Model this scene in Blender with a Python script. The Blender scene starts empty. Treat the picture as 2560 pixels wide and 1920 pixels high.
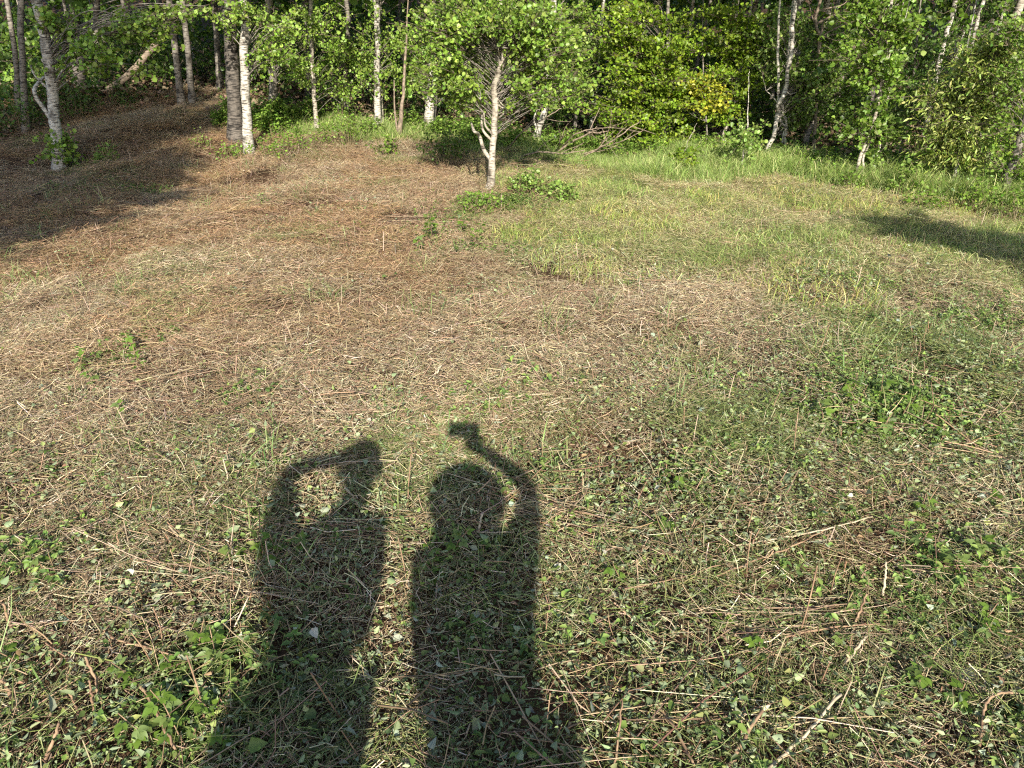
import bpy, math
import numpy as np
from mathutils import Vector

# ------------------------------------------------------------------ camera, sky, sun, exposure
scene = bpy.context.scene
col = scene.collection
FPX, PITCH, CAMH = 1775.0, math.radians(27.0), 1.6
CP, SP = math.cos(PITCH), math.sin(PITCH)

cam_d = bpy.data.cameras.new('camera'); cam = bpy.data.objects.new('camera', cam_d); col.objects.link(cam)
cam.location = (0, 0, CAMH); cam.rotation_euler = (math.radians(90) - PITCH, 0, 0)
cam_d.sensor_fit = 'HORIZONTAL'; cam_d.sensor_width = 36.0; cam_d.lens = 36.0 * FPX / 2560.0
cam_d.clip_start = 0.02; cam_d.clip_end = 500.0
scene.camera = cam

SUN_TRAVEL = Vector((-0.0845, 0.863, -0.509)).normalized()      # behind the camera, a little to the right
SUN_EL = math.asin(-SUN_TRAVEL.z)
to_sun = -SUN_TRAVEL
world = bpy.data.worlds.new('World'); scene.world = world; world.use_nodes = True
wn = world.node_tree; bg = wn.nodes['Background']
sky = wn.nodes.new('ShaderNodeTexSky'); sky.sky_type = 'NISHITA'; sky.sun_disc = False
sky.sun_elevation = SUN_EL; sky.sun_rotation = math.atan2(to_sun.x, to_sun.y)
wn.links.new(sky.outputs[0], bg.inputs[0]); bg.inputs[1].default_value = 0.12
sun_d = bpy.data.lights.new('sun', 'SUN'); sun_d.energy = 5.0; sun_d.angle = math.radians(0.53)
sun_d.color = (1.0, 0.93, 0.80)
sun = bpy.data.objects.new('sun', sun_d); col.objects.link(sun)
sun.rotation_euler = SUN_TRAVEL.to_track_quat('-Z', 'Y').to_euler(); sun.location = (2, -15, 12)

vs = scene.view_settings
vs.view_transform = 'Standard'; vs.look = 'None'; vs.gamma = 1.0; vs.use_curve_mapping = False
vs.exposure = 1.0
cy = scene.cycles
cy.use_denoising = False; cy.filter_width = 1.2
cy.use_adaptive_sampling = True; cy.adaptive_threshold = 0.012
cy.max_bounces = 4; cy.diffuse_bounces = 2; cy.glossy_bounces = 2; cy.transmission_bounces = 3; cy.transparent_max_bounces = 4
cy.caustics_reflective = False; cy.caustics_refractive = False

R = np.random.default_rng(7)

# ------------------------------------------------------------------ terrain height and projection helpers
_tabs = {}
def vnoise(x, y, seed=0):
    if seed not in _tabs: _tabs[seed] = np.random.default_rng(100 + seed).random((128, 128))
    T = _tabs[seed]
    x = np.asarray(x, float); y = np.asarray(y, float)
    xi = np.floor(x).astype(int); yi = np.floor(y).astype(int); fx = x - xi; fy = y - yi
    fx = fx * fx * (3 - 2 * fx); fy = fy * fy * (3 - 2 * fy)
    a = T[xi % 128, yi % 128]; b = T[(xi + 1) % 128, yi % 128]; c = T[xi % 128, (yi + 1) % 128]; d = T[(xi + 1) % 128, (yi + 1) % 128]
    return (a * (1 - fx) + b * fx) * (1 - fy) + (c * (1 - fx) + d * fx) * fy
def sstep(a, b, v):
    t = np.clip((np.asarray(v, float) - a) / (b - a), 0, 1); return t * t * (3 - 2 * t)
def fbm(x, y, s, seed):
    return (vnoise(x / s, y / s, seed) * .55 + vnoise(x / s * 2.1 + 7, y / s * 2.1, seed + 1) * .3 + vnoise(x / s * 4.3, y / s * 4.3 + 3, seed + 2) * .15)
def height(x, y):
    x = np.asarray(x, float); y = np.asarray(y, float)
    z = 0.40 * sstep(7.0, 14.0, y) * sstep(0.5, -4.5, x)
    z = z + 0.22 * sstep(9.5, 16, y) + 6.0 * sstep(17, 46, y)
    z = z + 0.10 * (vnoise(x / 1.7, y / 1.7, 1) - .5) + 0.075 * (vnoise(x / .5, y / .5, 2) - .5) + 0.045 * (vnoise(x / .17, y / .17, 3) - .5)
    rough = sstep(-1.5, -3.5, x) * sstep(5.5, 8, y)
    z = z + rough * 0.16 * (vnoise(x / .9, y / .6, 4) - .5)
    return z
def ray(px, py):
    v = (960 - py) / FPX
    return np.array([(px - 1280) / FPX, CP + v * SP, -SP + v * CP])
def gp(px, py):
    """ground point seen at that place of the photograph"""
    d = ray(px, py); t = 0.6
    for _ in range(4000):
        p = d * t
        if CAMH + p[2] <= float(height(p[0], p[1])): break
        t += 0.01 + t * 0.002
    return np.array([d[0] * t, d[1] * t, float(height(d[0] * t, d[1] * t))])
def at(px, py, Y):
    d = ray(px, py); t = Y / d[1]
    return np.array([d[0] * t, Y, CAMH + d[2] * t])
def mpp(Y, py=400):
    return (Y / ray(1280, py)[1]) / FPX      # metres per photo pixel at that depth

# ------------------------------------------------------------------ mesh building
class Geo:
    def __init__(s): s.v = []; s.q = []; s.t = []; s.c = []; s.n = 0
    def add(s, v, quads=None, tris=None, c=(1, 1, 1)):
        v = np.asarray(v, float).reshape(-1, 3)
        if quads is not None and len(quads): s.q.append(np.asarray(quads, int).reshape(-1, 4) + s.n)
        if tris is not None and len(tris): s.t.append(np.asarray(tris, int).reshape(-1, 3) + s.n)
        c = np.asarray(c, float)
        if c.ndim == 1: c = np.repeat(c[None, :], len(v), 0)
        s.v.append(v); s.c.append(c); s.n += len(v)
    def mesh(s, name, mat=None, smooth=False):
        me = bpy.data.meshes.new(name)
        if not s.v: return me
        v = np.concatenate(s.v); c = np.concatenate(s.c)
        q = np.concatenate(s.q) if s.q else np.zeros((0, 4), int); t = np.concatenate(s.t) if s.t else np.zeros((0, 3), int)
        me.vertices.add(len(v)); me.vertices.foreach_set('co', v.astype(np.float32).ravel())
        nl = len(q) * 4 + len(t) * 3
        me.loops.add(nl); me.loops.foreach_set('vertex_index', np.concatenate([q.ravel(), t.ravel()]).astype(np.int32))
        st = np.concatenate([np.arange(len(q)) * 4, len(q) * 4 + np.arange(len(t)) * 3]).astype(np.int32)
        me.polygons.add(len(st)); me.polygons.foreach_set('loop_start', st)
        if smooth: me.polygons.foreach_set('use_smooth', np.ones(len(st), bool))
        a = me.attributes.new('Col', 'FLOAT_COLOR', 'POINT')
        a.data.foreach_set('color', np.concatenate([c, np.ones((len(c), 1))], 1).astype(np.float32).ravel())
        me.update(calc_edges=True)
        if mat: me.materials.append(mat)
        return me
    def obj(s, name, mat, parent=None, smooth=False, loc=None):
        """link the collected faces as one mesh object; loc = its origin"""
        if loc is not None:
            s.v = [w - np.asarray(loc) for w in s.v]
        o = bpy.data.objects.new(name, s.mesh(name, mat, smooth)); col.objects.link(o)
        if parent is not None: o.parent = parent
        elif loc is not None: o.location = loc
        return o

def norm(a): return a / (np.linalg.norm(a, axis=-1, keepdims=True) + 1e-12)
def frame(d):
    d = norm(d); up = np.where(np.abs(d[..., 2:3]) > .95, np.array([1., 0, 0]), np.array([0, 0, 1.]))
    a = norm(np.cross(d, up)); return a, np.cross(a, d)
def curve(pts, n=6):
    p = np.asarray(pts, float)
    if len(p) < 3: return np.array([p[0] + (p[-1] - p[0]) * t for t in np.linspace(0, 1, n)])
    P = np.vstack([2 * p[0] - p[1], p, 2 * p[-1] - p[-2]]); out = []
    for i in range(1, len(P) - 2):
        for t in np.linspace(0, 1, n, endpoint=False):
            a, b, c, d = P[i - 1], P[i], P[i + 1], P[i + 2]
            out.append(.5 * ((2 * b) + (-a + c) * t + (2 * a - 5 * b + 4 * c - d) * t * t + (-a + 3 * b - 3 * c + d) * t ** 3))
    out.append(p[-1]); return np.array(out)
def tube(g, pts, r0, r1=None, sides=8, c=(1, 1, 1), bump=0.0, cap=True, power=1.0):
    pts = np.asarray(pts, float); m = len(pts)
    r1 = r0 if r1 is None else r1
    s = np.concatenate([[0], np.cumsum(np.linalg.norm(np.diff(pts, axis=0), axis=1))]); s = s / max(s[-1], 1e-9)
    rad = (r0 + (r1 - r0) * s ** power) if np.ndim(r0) == 0 else np.interp(s, np.linspace(0, 1, len(r0)), r0)
    d = np.gradient(pts, axis=0) if m > 2 else np.repeat((pts[1] - pts[0])[None], 2, 0)
    a, b = frame(d)
    # keep the frame from twisting
    for i in range(1, m):
        di = norm(d[i]); ai = a[i - 1] - di * np.dot(a[i - 1], di); a[i] = norm(ai); b[i] = np.cross(a[i], di)
    th = np.linspace(0, 2 * math.pi, sides, endpoint=False)
    rr = rad[:, None] * (1 + bump * R.normal(size=(m, sides)))
    v = pts[:, None] + rr[..., None] * (np.cos(th)[None, :, None] * a[:, None] + np.sin(th)[None, :, None] * b[:, None])
    i = np.arange(m - 1)[:, None] * sides; j = np.arange(sides)[None]; k = (j + 1) % sides
    q = np.stack([i + j, i + k, i + sides + k, i + sides + j], -1).reshape(-1, 4)
    v = v.reshape(-1, 3); tr = None
    if cap:
        v = np.vstack([v, pts[-1]]); e = len(v) - 1; o = (m - 1) * sides
        tr = np.array([[o + x, o + (x + 1) % sides, e] for x in range(sides)])
    g.add(v, q, tr, c)
def prisms(g, P0, P1, P2, r0, r2, c):
    """many thin three-sided bent stalks at once"""
    n = len(P0); a, b = frame(P2 - P0)
    th = np.array([0, 2.0944, 4.18879]); r0 = np.broadcast_to(r0, (n,)); r2 = np.broadcast_to(r2, (n,))
    rings = []
    for P, r in ((P0, r0), (P1, (r0 + r2) / 2), (P2, r2)):
        rings.append(P[:, None] + r[:, None, None] * (np.cos(th)[None, :, None] * a[:, None] + np.sin(th)[None, :, None] * b[:, None]))
    v = np.stack(rings, 1).reshape(n, 9, 3)
    base = np.arange(n)[:, None, None] * 9
    q = np.array([[i * 3 + j, i * 3 + (j + 1) % 3, i * 3 + 3 + (j + 1) % 3, i * 3 + 3 + j] for i in range(2) for j in range(3)])
    g.add(v.reshape(-1, 3), (base + q[None]).reshape(-1, 4), None, np.repeat(np.asarray(c, float).reshape(-1, 3) if np.ndim(c) > 1 else np.repeat(np.asarray(c, float)[None], n, 0), 9, 0))
LEAF = {  # outline points (along, across) on one side from base to tip
    'round': ((.22, .50), (.72, .46)), 'ovate': ((.25, .42), (.65, .30)), 'long': ((.25, .16), (.65, .13)), 'lance': ((.28, .26), (.62, .20)), 'blade': ((.33, .04), (.7, .03)),
}
def leaves(g, P, D, N, L, c, kind='ovate', fold=.12, droop=.1, width=1.0):
    n = len(P); L = np.broadcast_to(L, (n,))[:, None]
    D = norm(D); N = norm(N - D * np.sum(N * D, -1, keepdims=True)); S = np.cross(D, N)
    (u1, w1), (u2, w2) = LEAF[kind]; w1 *= width; w2 *= width
    def pt(u, s, w): return P + L * (D * u + S * s + N * w)
    v = np.stack([pt(0, 0, 0), pt(u1, w1, fold * w1 * 2), pt(u2, w2, fold * w2 * 2 - droop * .3), pt(1, 0, -droop), pt(u2, -w2, fold * w2 * 2 - droop * .3), pt(u1, -w1, fold * w1 * 2)], 1)
    base = np.arange(n)[:, None, None] * 6
    q = np.array([[0, 1, 2, 3], [0, 3, 4, 5]])
    c = np.asarray(c, float)
    if c.ndim == 1: c = np.repeat(c[None], n, 0)
    g.add(v.reshape(-1, 3), (base + q[None]).reshape(-1, 4), None, np.repeat(c, 6, 0))
def rdir(n, zb=0.0):
    d = R.normal(size=(n, 3)); d[:, 2] += zb; return norm(d)
def pick(pal, n, jit=.18):
    pal = np.asarray(pal, float); c = pal[R.integers(0, len(pal), n)]
    return np.clip(c * (1 + jit * R.normal(size=(n, 1))) * (1 + .06 * R.normal(size=(n, 3))), .005, .9)

# ------------------------------------------------------------------ materials
def new_mat(name):
    m = bpy.data.materials.new(name); m.use_nodes = True; nt = m.node_tree; nt.nodes.clear()
    out = nt.nodes.new('ShaderNodeOutputMaterial'); return m, nt, out
def nd(nt, t, **kw):
    n = nt.nodes.new(t)
    for k, v in kw.items(): setattr(n, k, v)
    return n
def mat_attr(name, trans=0.0, rough=.6, spec=.25, tint=False, backpale=0.0):
    m, nt, out = new_mat(name); L = nt.links.new
    a = nd(nt, 'ShaderNodeAttribute', attribute_name='Col'); c = a.outputs['Color']
    if tint:
        t = nd(nt, 'ShaderNodeAttribute', attribute_name='tint', attribute_type='INSTANCER')
        mx = nd(nt, 'ShaderNodeMix', data_type='RGBA', blend_type='MULTIPLY'); mx.inputs[0].default_value = 1
        L(c, mx.inputs[6]); L(t.outputs['Color'], mx.inputs[7]); c = mx.outputs[2]
    p = nd(nt, 'ShaderNodeBsdfPrincipled'); p.inputs['Roughness'].default_value = rough; p.inputs['Specular IOR Level'].default_value = spec
    cf = c
    if backpale:
        ge = nd(nt, 'ShaderNodeNewGeometry'); ml = nd(nt, 'ShaderNodeMath', operation='MULTIPLY'); ml.inputs[1].default_value = backpale
        L(ge.outputs['Backfacing'], ml.inputs[0])
        mb = nd(nt, 'ShaderNodeMix', data_type='RGBA'); mb.inputs[7].default_value = (.42, .48, .34, 1)
        L(ml.outputs[0], mb.inputs[0]); L(c, mb.inputs[6]); cf = mb.outputs[2]
    L(cf, p.inputs['Base Color'])
    if trans:
        tr = nd(nt, 'ShaderNodeBsdfTranslucent'); hs = nd(nt, 'ShaderNodeHueSaturation'); hs.inputs['Saturation'].default_value = 1.12; hs.inputs['Value'].default_value = 1.5
        L(c, hs.inputs['Color']); L(hs.outputs[0], tr.inputs[0])
        mix = nd(nt, 'ShaderNodeMixShader'); mix.inputs[0].default_value = trans
        L(p.outputs[0], mix.inputs[1]); L(tr.outputs[0], mix.inputs[2]); L(mix.outputs[0], out.inputs[0])
    else: L(p.outputs[0], out.inputs[0])
    return m
def ramp(nt, stops):
    r = nd(nt, 'ShaderNodeValToRGB'); e = r.color_ramp.elements
    while len(e) < len(stops): e.new(.5)
    for x, (p, c) in zip(e, stops): x.position = p; x.color = (*c, 1)
    return r
def mat_bark(name, light, mid, dark, marks=.5):
    """pale bark with dark horizontal scars and a rougher grey foot"""
    m, nt, out = new_mat(name); L = nt.links.new
    tc = nd(nt, 'ShaderNodeTexCoord'); mp = nd(nt, 'ShaderNodeMapping'); mp.inputs['Scale'].default_value = (14, 14, 75)
    L(tc.outputs['Object'], mp.inputs[0])
    n1 = nd(nt, 'ShaderNodeTexNoise'); n1.inputs['Scale'].default_value = 1; n1.inputs['Detail'].default_value = 4; L(mp.outputs[0], n1.inputs[0])
    n2 = nd(nt, 'ShaderNodeTexNoise'); n2.inputs['Scale'].default_value = 6.5; n2.inputs['Detail'].default_value = 3; L(tc.outputs['Object'], n2.inputs[0])
    mp3 = nd(nt, 'ShaderNodeMapping'); mp3.inputs['Scale'].default_value = (60, 60, 12); L(tc.outputs['Object'], mp3.inputs[0])
    n3 = nd(nt, 'ShaderNodeTexNoise'); n3.inputs['Scale'].default_value = 1; n3.inputs['Detail'].default_value = 5; L(mp3.outputs[0], n3.inputs[0])
    r1 = ramp(nt, [(.0, dark), (marks - .12, dark), (marks - .04, mid), (marks + .07, light), (1, light)]); L(n1.outputs[0], r1.inputs[0])
    r2 = ramp(nt, [(.30, tuple(np.array(mid) * .55)), (.46, (1, 1, 1)), (1, (1, 1, 1))]); L(n2.outputs[0], r2.inputs[0])
    mx = nd(nt, 'ShaderNodeMix', data_type='RGBA', blend_type='MULTIPLY'); mx.inputs[0].default_value = .9; L(r1.outputs[0], mx.inputs[6]); L(r2.outputs[0], mx.inputs[7])
    r3 = ramp(nt, [(.3, (.55, .53, .5)), (.6, (1, 1, 1))]); L(n3.outputs[0], r3.inputs[0])
    m3 = nd(nt, 'ShaderNodeMix', data_type='RGBA', blend_type='MULTIPLY'); m3.inputs[0].default_value = .6; L(mx.outputs[2], m3.inputs[6]); L(r3.outputs[0], m3.inputs[7])
    p = nd(nt, 'ShaderNodeBsdfPrincipled'); p.inputs['Roughness'].default_value = .75; p.inputs['Specular IOR Level'].default_value = .2
    L(m3.outputs[2], p.inputs['Base Color'])
    bp = nd(nt, 'ShaderNodeBump'); bp.inputs['Strength'].default_value = .6; bp.inputs['Distance'].default_value = .01; L(n1.outputs[0], bp.inputs['Height']); L(bp.outputs[0], p.inputs['Normal'])
    L(p.outputs[0], out.inputs[0]); return m
def mat_wood(name, a, b):
    m, nt, out = new_mat(name); L = nt.links.new
    tc = nd(nt, 'ShaderNodeTexCoord'); n = nd(nt, 'ShaderNodeTexNoise'); n.inputs['Scale'].default_value = 30; n.inputs['Detail'].default_value = 5
    L(tc.outputs['Object'], n.inputs[0]); r = ramp(nt, [(.35, a), (.65, b)]); L(n.outputs[0], r.inputs[0])
    p = nd(nt, 'ShaderNodeBsdfPrincipled'); p.inputs['Roughness'].default_value = .7; p.inputs['Specular IOR Level'].default_value = .2; L(r.outputs[0], p.inputs['Base Color'])
    bp = nd(nt, 'ShaderNodeBump'); bp.inputs['Strength'].default_value = .5; bp.inputs['Distance'].default_value = .004; L(n.outputs[0], bp.inputs['Height']); L(bp.outputs[0], p.inputs['Normal'])
    L(p.outputs[0], out.inputs[0]); return m
def mat_plain(name, c, rough=.6):
    m, nt, out = new_mat(name); p = nd(nt, 'ShaderNodeBsdfPrincipled'); n = nd(nt, 'ShaderNodeTexNoise'); n.inputs['Scale'].default_value = 60
    r = ramp(nt, [(.3, tuple(np.array(c) * .85)), (.7, c)]); nt.links.new(n.outputs[0], r.inputs[0]); nt.links.new(r.outputs[0], p.inputs['Base Color'])
    p.inputs['Roughness'].default_value = rough; nt.links.new(p.outputs[0], out.inputs[0]); return m
def mat_soil():
    m, nt, out = new_mat('soil'); L = nt.links.new
    tc = nd(nt, 'ShaderNodeTexCoord')
    n1 = nd(nt, 'ShaderNodeTexNoise'); n1.inputs['Scale'].default_value = 1.1; n1.inputs['Detail'].default_value = 6; L(tc.outputs['Object'], n1.inputs[0])
    n2 = nd(nt, 'ShaderNodeTexNoise'); n2.inputs['Scale'].default_value = 45; n2.inputs['Detail'].default_value = 6; L(tc.outputs['Object'], n2.inputs[0])
    r1 = ramp(nt, [(.3, (.045, .029, .018)), (.5, (.085, .050, .029)), (.7, (.13, .074, .042))]); L(n1.outputs[0], r1.inputs[0])
    r2 = ramp(nt, [(.3, (.45, .45, .45)), (.55, (1, 1, 1)), (.75, (1.7, 1.6, 1.4))]); L(n2.outputs[0], r2.inputs[0])
    mx = nd(nt, 'ShaderNodeMix', data_type='RGBA', blend_type='MULTIPLY'); mx.inputs[0].default_value = 1; L(r1.outputs[0], mx.inputs[6]); L(r2.outputs[0], mx.inputs[7])
    p = nd(nt, 'ShaderNodeBsdfPrincipled'); p.inputs['Roughness'].default_value = .9; p.inputs['Specular IOR Level'].default_value = .1
    L(mx.outputs[2], p.inputs['Base Color'])
    bp = nd(nt, 'ShaderNodeBump'); bp.inputs['Strength'].default_value = .8; bp.inputs['Distance'].default_value = .03; L(n2.outputs[0], bp.inputs['Height']); L(bp.outputs[0], p.inputs['Normal'])
    L(p.outputs[0], out.inputs[0]); return m
M = {
    'soil': mat_soil(),
    'leaf': mat_attr('leaf', .32, .42, .35), 'straw': mat_attr('straw', 0, .55, .3, tint=True), 'litterleaf': mat_attr('litter_leaf', .2, .5, .3, tint=True, backpale=.35),
    'grass': mat_attr('grass', .28, .5, .3, tint=True), 'twig': mat_attr('twig', 0, .75, .15), 'sproutleaf': mat_attr('sprout_leaf', .28, .45, .3, backpale=.5),
    'birch': mat_bark('birch_bark', (.52, .49, .43), (.30, .27, .23), (.05, .045, .04), .47),
    'aspen': mat_bark('aspen_bark', (.43, .39, .32), (.27, .23, .185), (.07, .06, .05), .46),
    'grey': mat_bark('grey_bark', (.25, .225, .19), (.16, .14, .12), (.045, .04, .035), .48),
    'dark': mat_bark('dark_bark', (.16, .14, .12), (.09, .08, .07), (.03, .027, .024), .5),
    'dead': mat_wood('dead_wood', (.13, .10, .075), (.29, .225, .165)),
    'cane': mat_wood('cane_wood', (.17, .10, .065), (.34, .23, .14)),
    'pale': mat_wood('pale_split_wood', (.34, .27, .18), (.52, .44, .31)),
    'stone': mat_wood('stone', (.28, .27, .26), (.5, .48, .46)),
    'skin': mat_plain('skin', (.55, .34, .24), .5), 'shirt': mat_plain('shirt_cloth', (.12, .16, .25), .85), 'shirt2': mat_plain('grey_cloth', (.22, .22, .22), .85),
    'denim': mat_plain('denim', (.06, .08, .14), .85), 'hair': mat_plain('hair', (.07, .045, .03), .6), 'boot': mat_plain('boot_leather', (.07, .05, .035), .6),
    'phone': mat_plain('phone_shell', (.03, .03, .035), .25), 'cap': mat_plain('cap_cloth', (.15, .13, .10), .85),
}
def tag(o, label, cat, group=None, kind=None):
    o['label'] = label
    if cat: o['category'] = cat
    if group: o['group'] = group
    if kind: o['kind'] = kind
    return o
def empty(name, loc):
    o = bpy.data.objects.new(name, None); col.objects.link(o); o.location = loc; o.empty_display_size = .1; return o

# ------------------------------------------------------------------ ground
def ground():
    xs = np.concatenate([-10 - np.geomspace(.1, 60, 22)[::-1], np.arange(-10, 9.001, .07), 9 + np.geomspace(.1, 60, 22)])
    ys = np.concatenate([-1 - np.geomspace(.1, 40, 16)[::-1], np.arange(-1, 13.001, .07), 13 + np.geomspace(.1, 90, 26)])
    X, Y = np.meshgrid(xs, ys); Z = height(X, Y)
    nx, ny = len(xs), len(ys)
    i = (np.arange(ny - 1)[:, None] * nx + np.arange(nx - 1)[None]).ravel()
    g = Geo(); g.add(np.stack([X, Y, Z], -1).reshape(-1, 3), np.stack([i, i + 1, i + nx + 1, i + nx], -1))
    o = g.obj('ground', M['soil'], smooth=True); o['kind'] = 'structure'; o['label'] = 'brown earth of the freshly cut clearing'
ground()

# ------------------------------------------------------------------ scatter of uncountable litter (geometry nodes)
def tile_straw(n, rad, lens, rads, pal, tilt=.14, zmax=.03, bend=.08):
    g = Geo(); r = rad * np.sqrt(R.random(n)); t = R.random(n) * 6.283
    L = lens[0] + (lens[1] - lens[0]) * R.random(n) ** 2.2; a = R.random(n) * 6.283; ti = R.normal(size=n) * tilt
    d = np.stack([np.cos(a) * np.cos(ti), np.sin(a) * np.cos(ti), np.sin(ti)], -1)
    c = np.stack([r * np.cos(t), r * np.sin(t), np.abs(np.sin(ti)) * L * .4 + R.random(n) * zmax], -1)
    mid = c + R.normal(size=(n, 3)) * (L * bend)[:, None] * np.array([1, 1, .4])
    ra = rads[0] + (rads[1] - rads[0]) * R.random(n) ** 1.7
    prisms(g, c - d * L[:, None] / 2, mid, c + d * L[:, None] / 2, ra, ra * (.5 + .5 * R.random(n)), pick(pal, n, .25))
    return g
def tile_chopped(n, rad, size, pal, kinds=('ovate', 'round', 'long'), zmax=.04, up=.9):
    g = Geo()
    for k in kinds:
        m = n // len(kinds); r = rad * np.sqrt(R.random(m)); t = R.random(m) * 6.283
        P = np.stack([r * np.cos(t), r * np.sin(t), .004 + R.random(m) * zmax], -1)
        D = R.normal(size=(m, 3)) * np.array([1, 1, .35]); N = R.normal(size=(m, 3)); N[:, 2] += up * np.where(R.random(m) < .65, 1.4, -1.4)
        leaves(g, P, D, N, size[0] + (size[1] - size[0]) * R.random(m) ** 1.6, pick(pal, m, .22), k, fold=.25, droop=.15 + .2 * R.random())
    return g
def tile_grass(n, rad, lens, width, pal, lean=.5, droop=.5):
    """upright bent blades: two-segment ribbons with a crease"""
    g = Geo(); r = rad * np.sqrt(R.random(n)); t = R.random(n) * 6.283
    P = np.stack([r * np.cos(t), r * np.sin(t), np.full(n, -.01)], -1)
    L = (lens[0] + (lens[1] - lens[0]) * R.random(n))[:, None]
    az = R.random(n) * 6.283; h = np.stack([np.cos(az), np.sin(az), np.zeros(n)], -1)
    k = (lean * R.random(n))[:, None]; d0 = norm(h * k * .5 + np.array([0, 0, 1.])); d1 = norm(h * (k + droop * R.random((n, 1))) + np.array([0, 0, .75])); d2 = norm(h * (k + droop * 1.8 * R.random((n, 1))) + np.array([0, 0, .3]))
    p1 = P + d0 * L * .4; p2 = p1 + d1 * L * .35; p3 = p2 + d2 * L * .25
    sd = np.cross(h, np.array([0, 0, 1.])); yaw = R.normal(size=(n, 1)) * .9; sd = norm(sd * np.cos(yaw) + h * np.sin(yaw)); w = (width * (.6 + .8 * R.random(n)))[:, None]
    v = np.stack([P - sd * w * .5, P + sd * w * .5, p1 - sd * w * .5, p1 + sd * w * .5, p2 - sd * w * .38, p2 + sd * w * .38, p3], 1)
    base = np.arange(n)[:, None, None] * 7
    g.add(v.reshape(-1, 3), (base + np.array([[0, 1, 3, 2], [2, 3, 5, 4]])[None]).reshape(-1, 4), (base + np.array([[4, 5, 6]])[None]).reshape(-1, 3), np.repeat(pick(pal, n, .2), 7, 0))
    return g
def tile_herb(n, rad, hgt, size, pal, kind='ovate'):
    g = Geo(); r = rad * np.sqrt(R.random(n)); t = R.random(n) * 6.283
    B = np.stack([r * np.cos(t), r * np.sin(t), np.zeros(n)], -1); T = B + np.stack([R.normal(size=n) * .03, R.normal(size=n) * .03, hgt * (.35 + .65 * R.random(n))], -1)
    prisms(g, B, (B + T) / 2 + R.normal(size=(n, 3)) * .006, T, .0012, .0008, pick([(.10, .15, .05), (.16, .12, .06)], n))
    for f in (.45, .7, .9, 1.0):
        for s in range(2):
            a = R.random(n) * 6.283; D = np.stack([np.cos(a), np.sin(a), .25 * R.normal(size=n)], -1)
            N = R.normal(size=(n, 3)) * .35 + np.array([0, 0, 1.])
            leaves(g, B + (T - B) * f, D, N, size * (.6 + .7 * R.random(n)), pick(pal, n, .2), kind, fold=.2, droop=.2)
    return g
def scatter(name, label, cat, tiles, mat, pts, scl, tint, flat=True, yaw=None):
    """pts (n,2|3): where tiles lie. One uncountable mass = one object"""
    pts = np.asarray(pts, float); n = len(pts)
    if pts.shape[1] == 2: pts = np.concatenate([pts, height(pts[:, 0], pts[:, 1])[:, None]], 1)
    me = bpy.data.meshes.new(name); me.vertices.add(n); me.vertices.foreach_set('co', pts.astype(np.float32).ravel())
    # lie along the local slope
    e = .12; hx = (height(pts[:, 0] + e, pts[:, 1]) - height(pts[:, 0] - e, pts[:, 1])) / (2 * e); hy = (height(pts[:, 0], pts[:, 1] + e) - height(pts[:, 0], pts[:, 1] - e)) / (2 * e)
    k = 1.0 if flat else .0
    rot = np.stack([np.arctan(hy) * k, -np.arctan(hx) * k, np.zeros(n)], -1)
    a = me.attributes.new('rot', 'FLOAT_VECTOR', 'POINT'); a.data.foreach_set('vector', rot.astype(np.float32).ravel())
    a = me.attributes.new('yaw', 'FLOAT', 'POINT'); a.data.foreach_set('value', (R.random(n) * 6.283 if yaw is None else yaw).astype(np.float32))
    a = me.attributes.new('scl', 'FLOAT', 'POINT'); a.data.foreach_set('value', np.broadcast_to(scl, (n,)).astype(np.float32))
    a = me.attributes.new('tint', 'FLOAT_COLOR', 'POINT'); a.data.foreach_set('color', np.concatenate([np.broadcast_to(tint, (n, 3)), np.ones((n, 1))], 1).astype(np.float32).ravel())
    o = bpy.data.objects.new(name, me); col.objects.link(o)
    ng = bpy.data.node_groups.new(name + '_scatter', 'GeometryNodeTree'); ng.is_modifier = True
    ng.interface.new_socket('Geometry', in_out='INPUT', socket_type='NodeSocketGeometry'); ng.interface.new_socket('Geometry', in_out='OUTPUT', socket_type='NodeSocketGeometry')
    N = ng.nodes; L = ng.links.new
    gi = N.new('NodeGroupInput'); go = N.new('NodeGroupOutput'); iop = N.new('GeometryNodeInstanceOnPoints'); jn = N.new('GeometryNodeJoinGeometry')
    for i, g in enumerate(tiles):
        src = bpy.data.objects.new(name + '_tile', g.mesh(name + '_tile', mat))
        oi = N.new('GeometryNodeObjectInfo'); oi.inputs['Object'].default_value = src
        g2 = N.new('GeometryNodeGeometryToInstance'); L(oi.outputs['Geometry'], g2.inputs[0]); L(g2.outputs[0], jn.inputs[0])
    def na(nm, t):
        x = N.new('GeometryNodeInputNamedAttribute'); x.data_type = t; x.inputs['Name'].default_value = nm; return x.outputs['Attribute']
    e2r = N.new('FunctionNodeEulerToRotation'); L(na('rot', 'FLOAT_VECTOR'), e2r.inputs[0])
    cx = N.new('ShaderNodeCombineXYZ'); L(na('yaw', 'FLOAT'), cx.inputs[2]); e2 = N.new('FunctionNodeEulerToRotation'); L(cx.outputs[0], e2.inputs[0])
    rr = N.new('FunctionNodeRotateRotation'); rr.rotation_space = 'LOCAL'; L(e2r.outputs[0], rr.inputs[0]); L(e2.outputs[0], rr.inputs[1])
    L(gi.outputs[0], iop.inputs['Points']); L(jn.outputs[0], iop.inputs['Instance']); iop.inputs['Pick Instance'].default_value = True
    L(rr.outputs[0], iop.inputs['Rotation']); L(na('scl', 'FLOAT'), iop.inputs['Scale']); L(iop.outputs[0], go.inputs[0])
    md = o.modifiers.new('scatter', 'NODES'); md.node_group = ng
    tag(o, label, cat, kind='stuff'); return o
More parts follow.
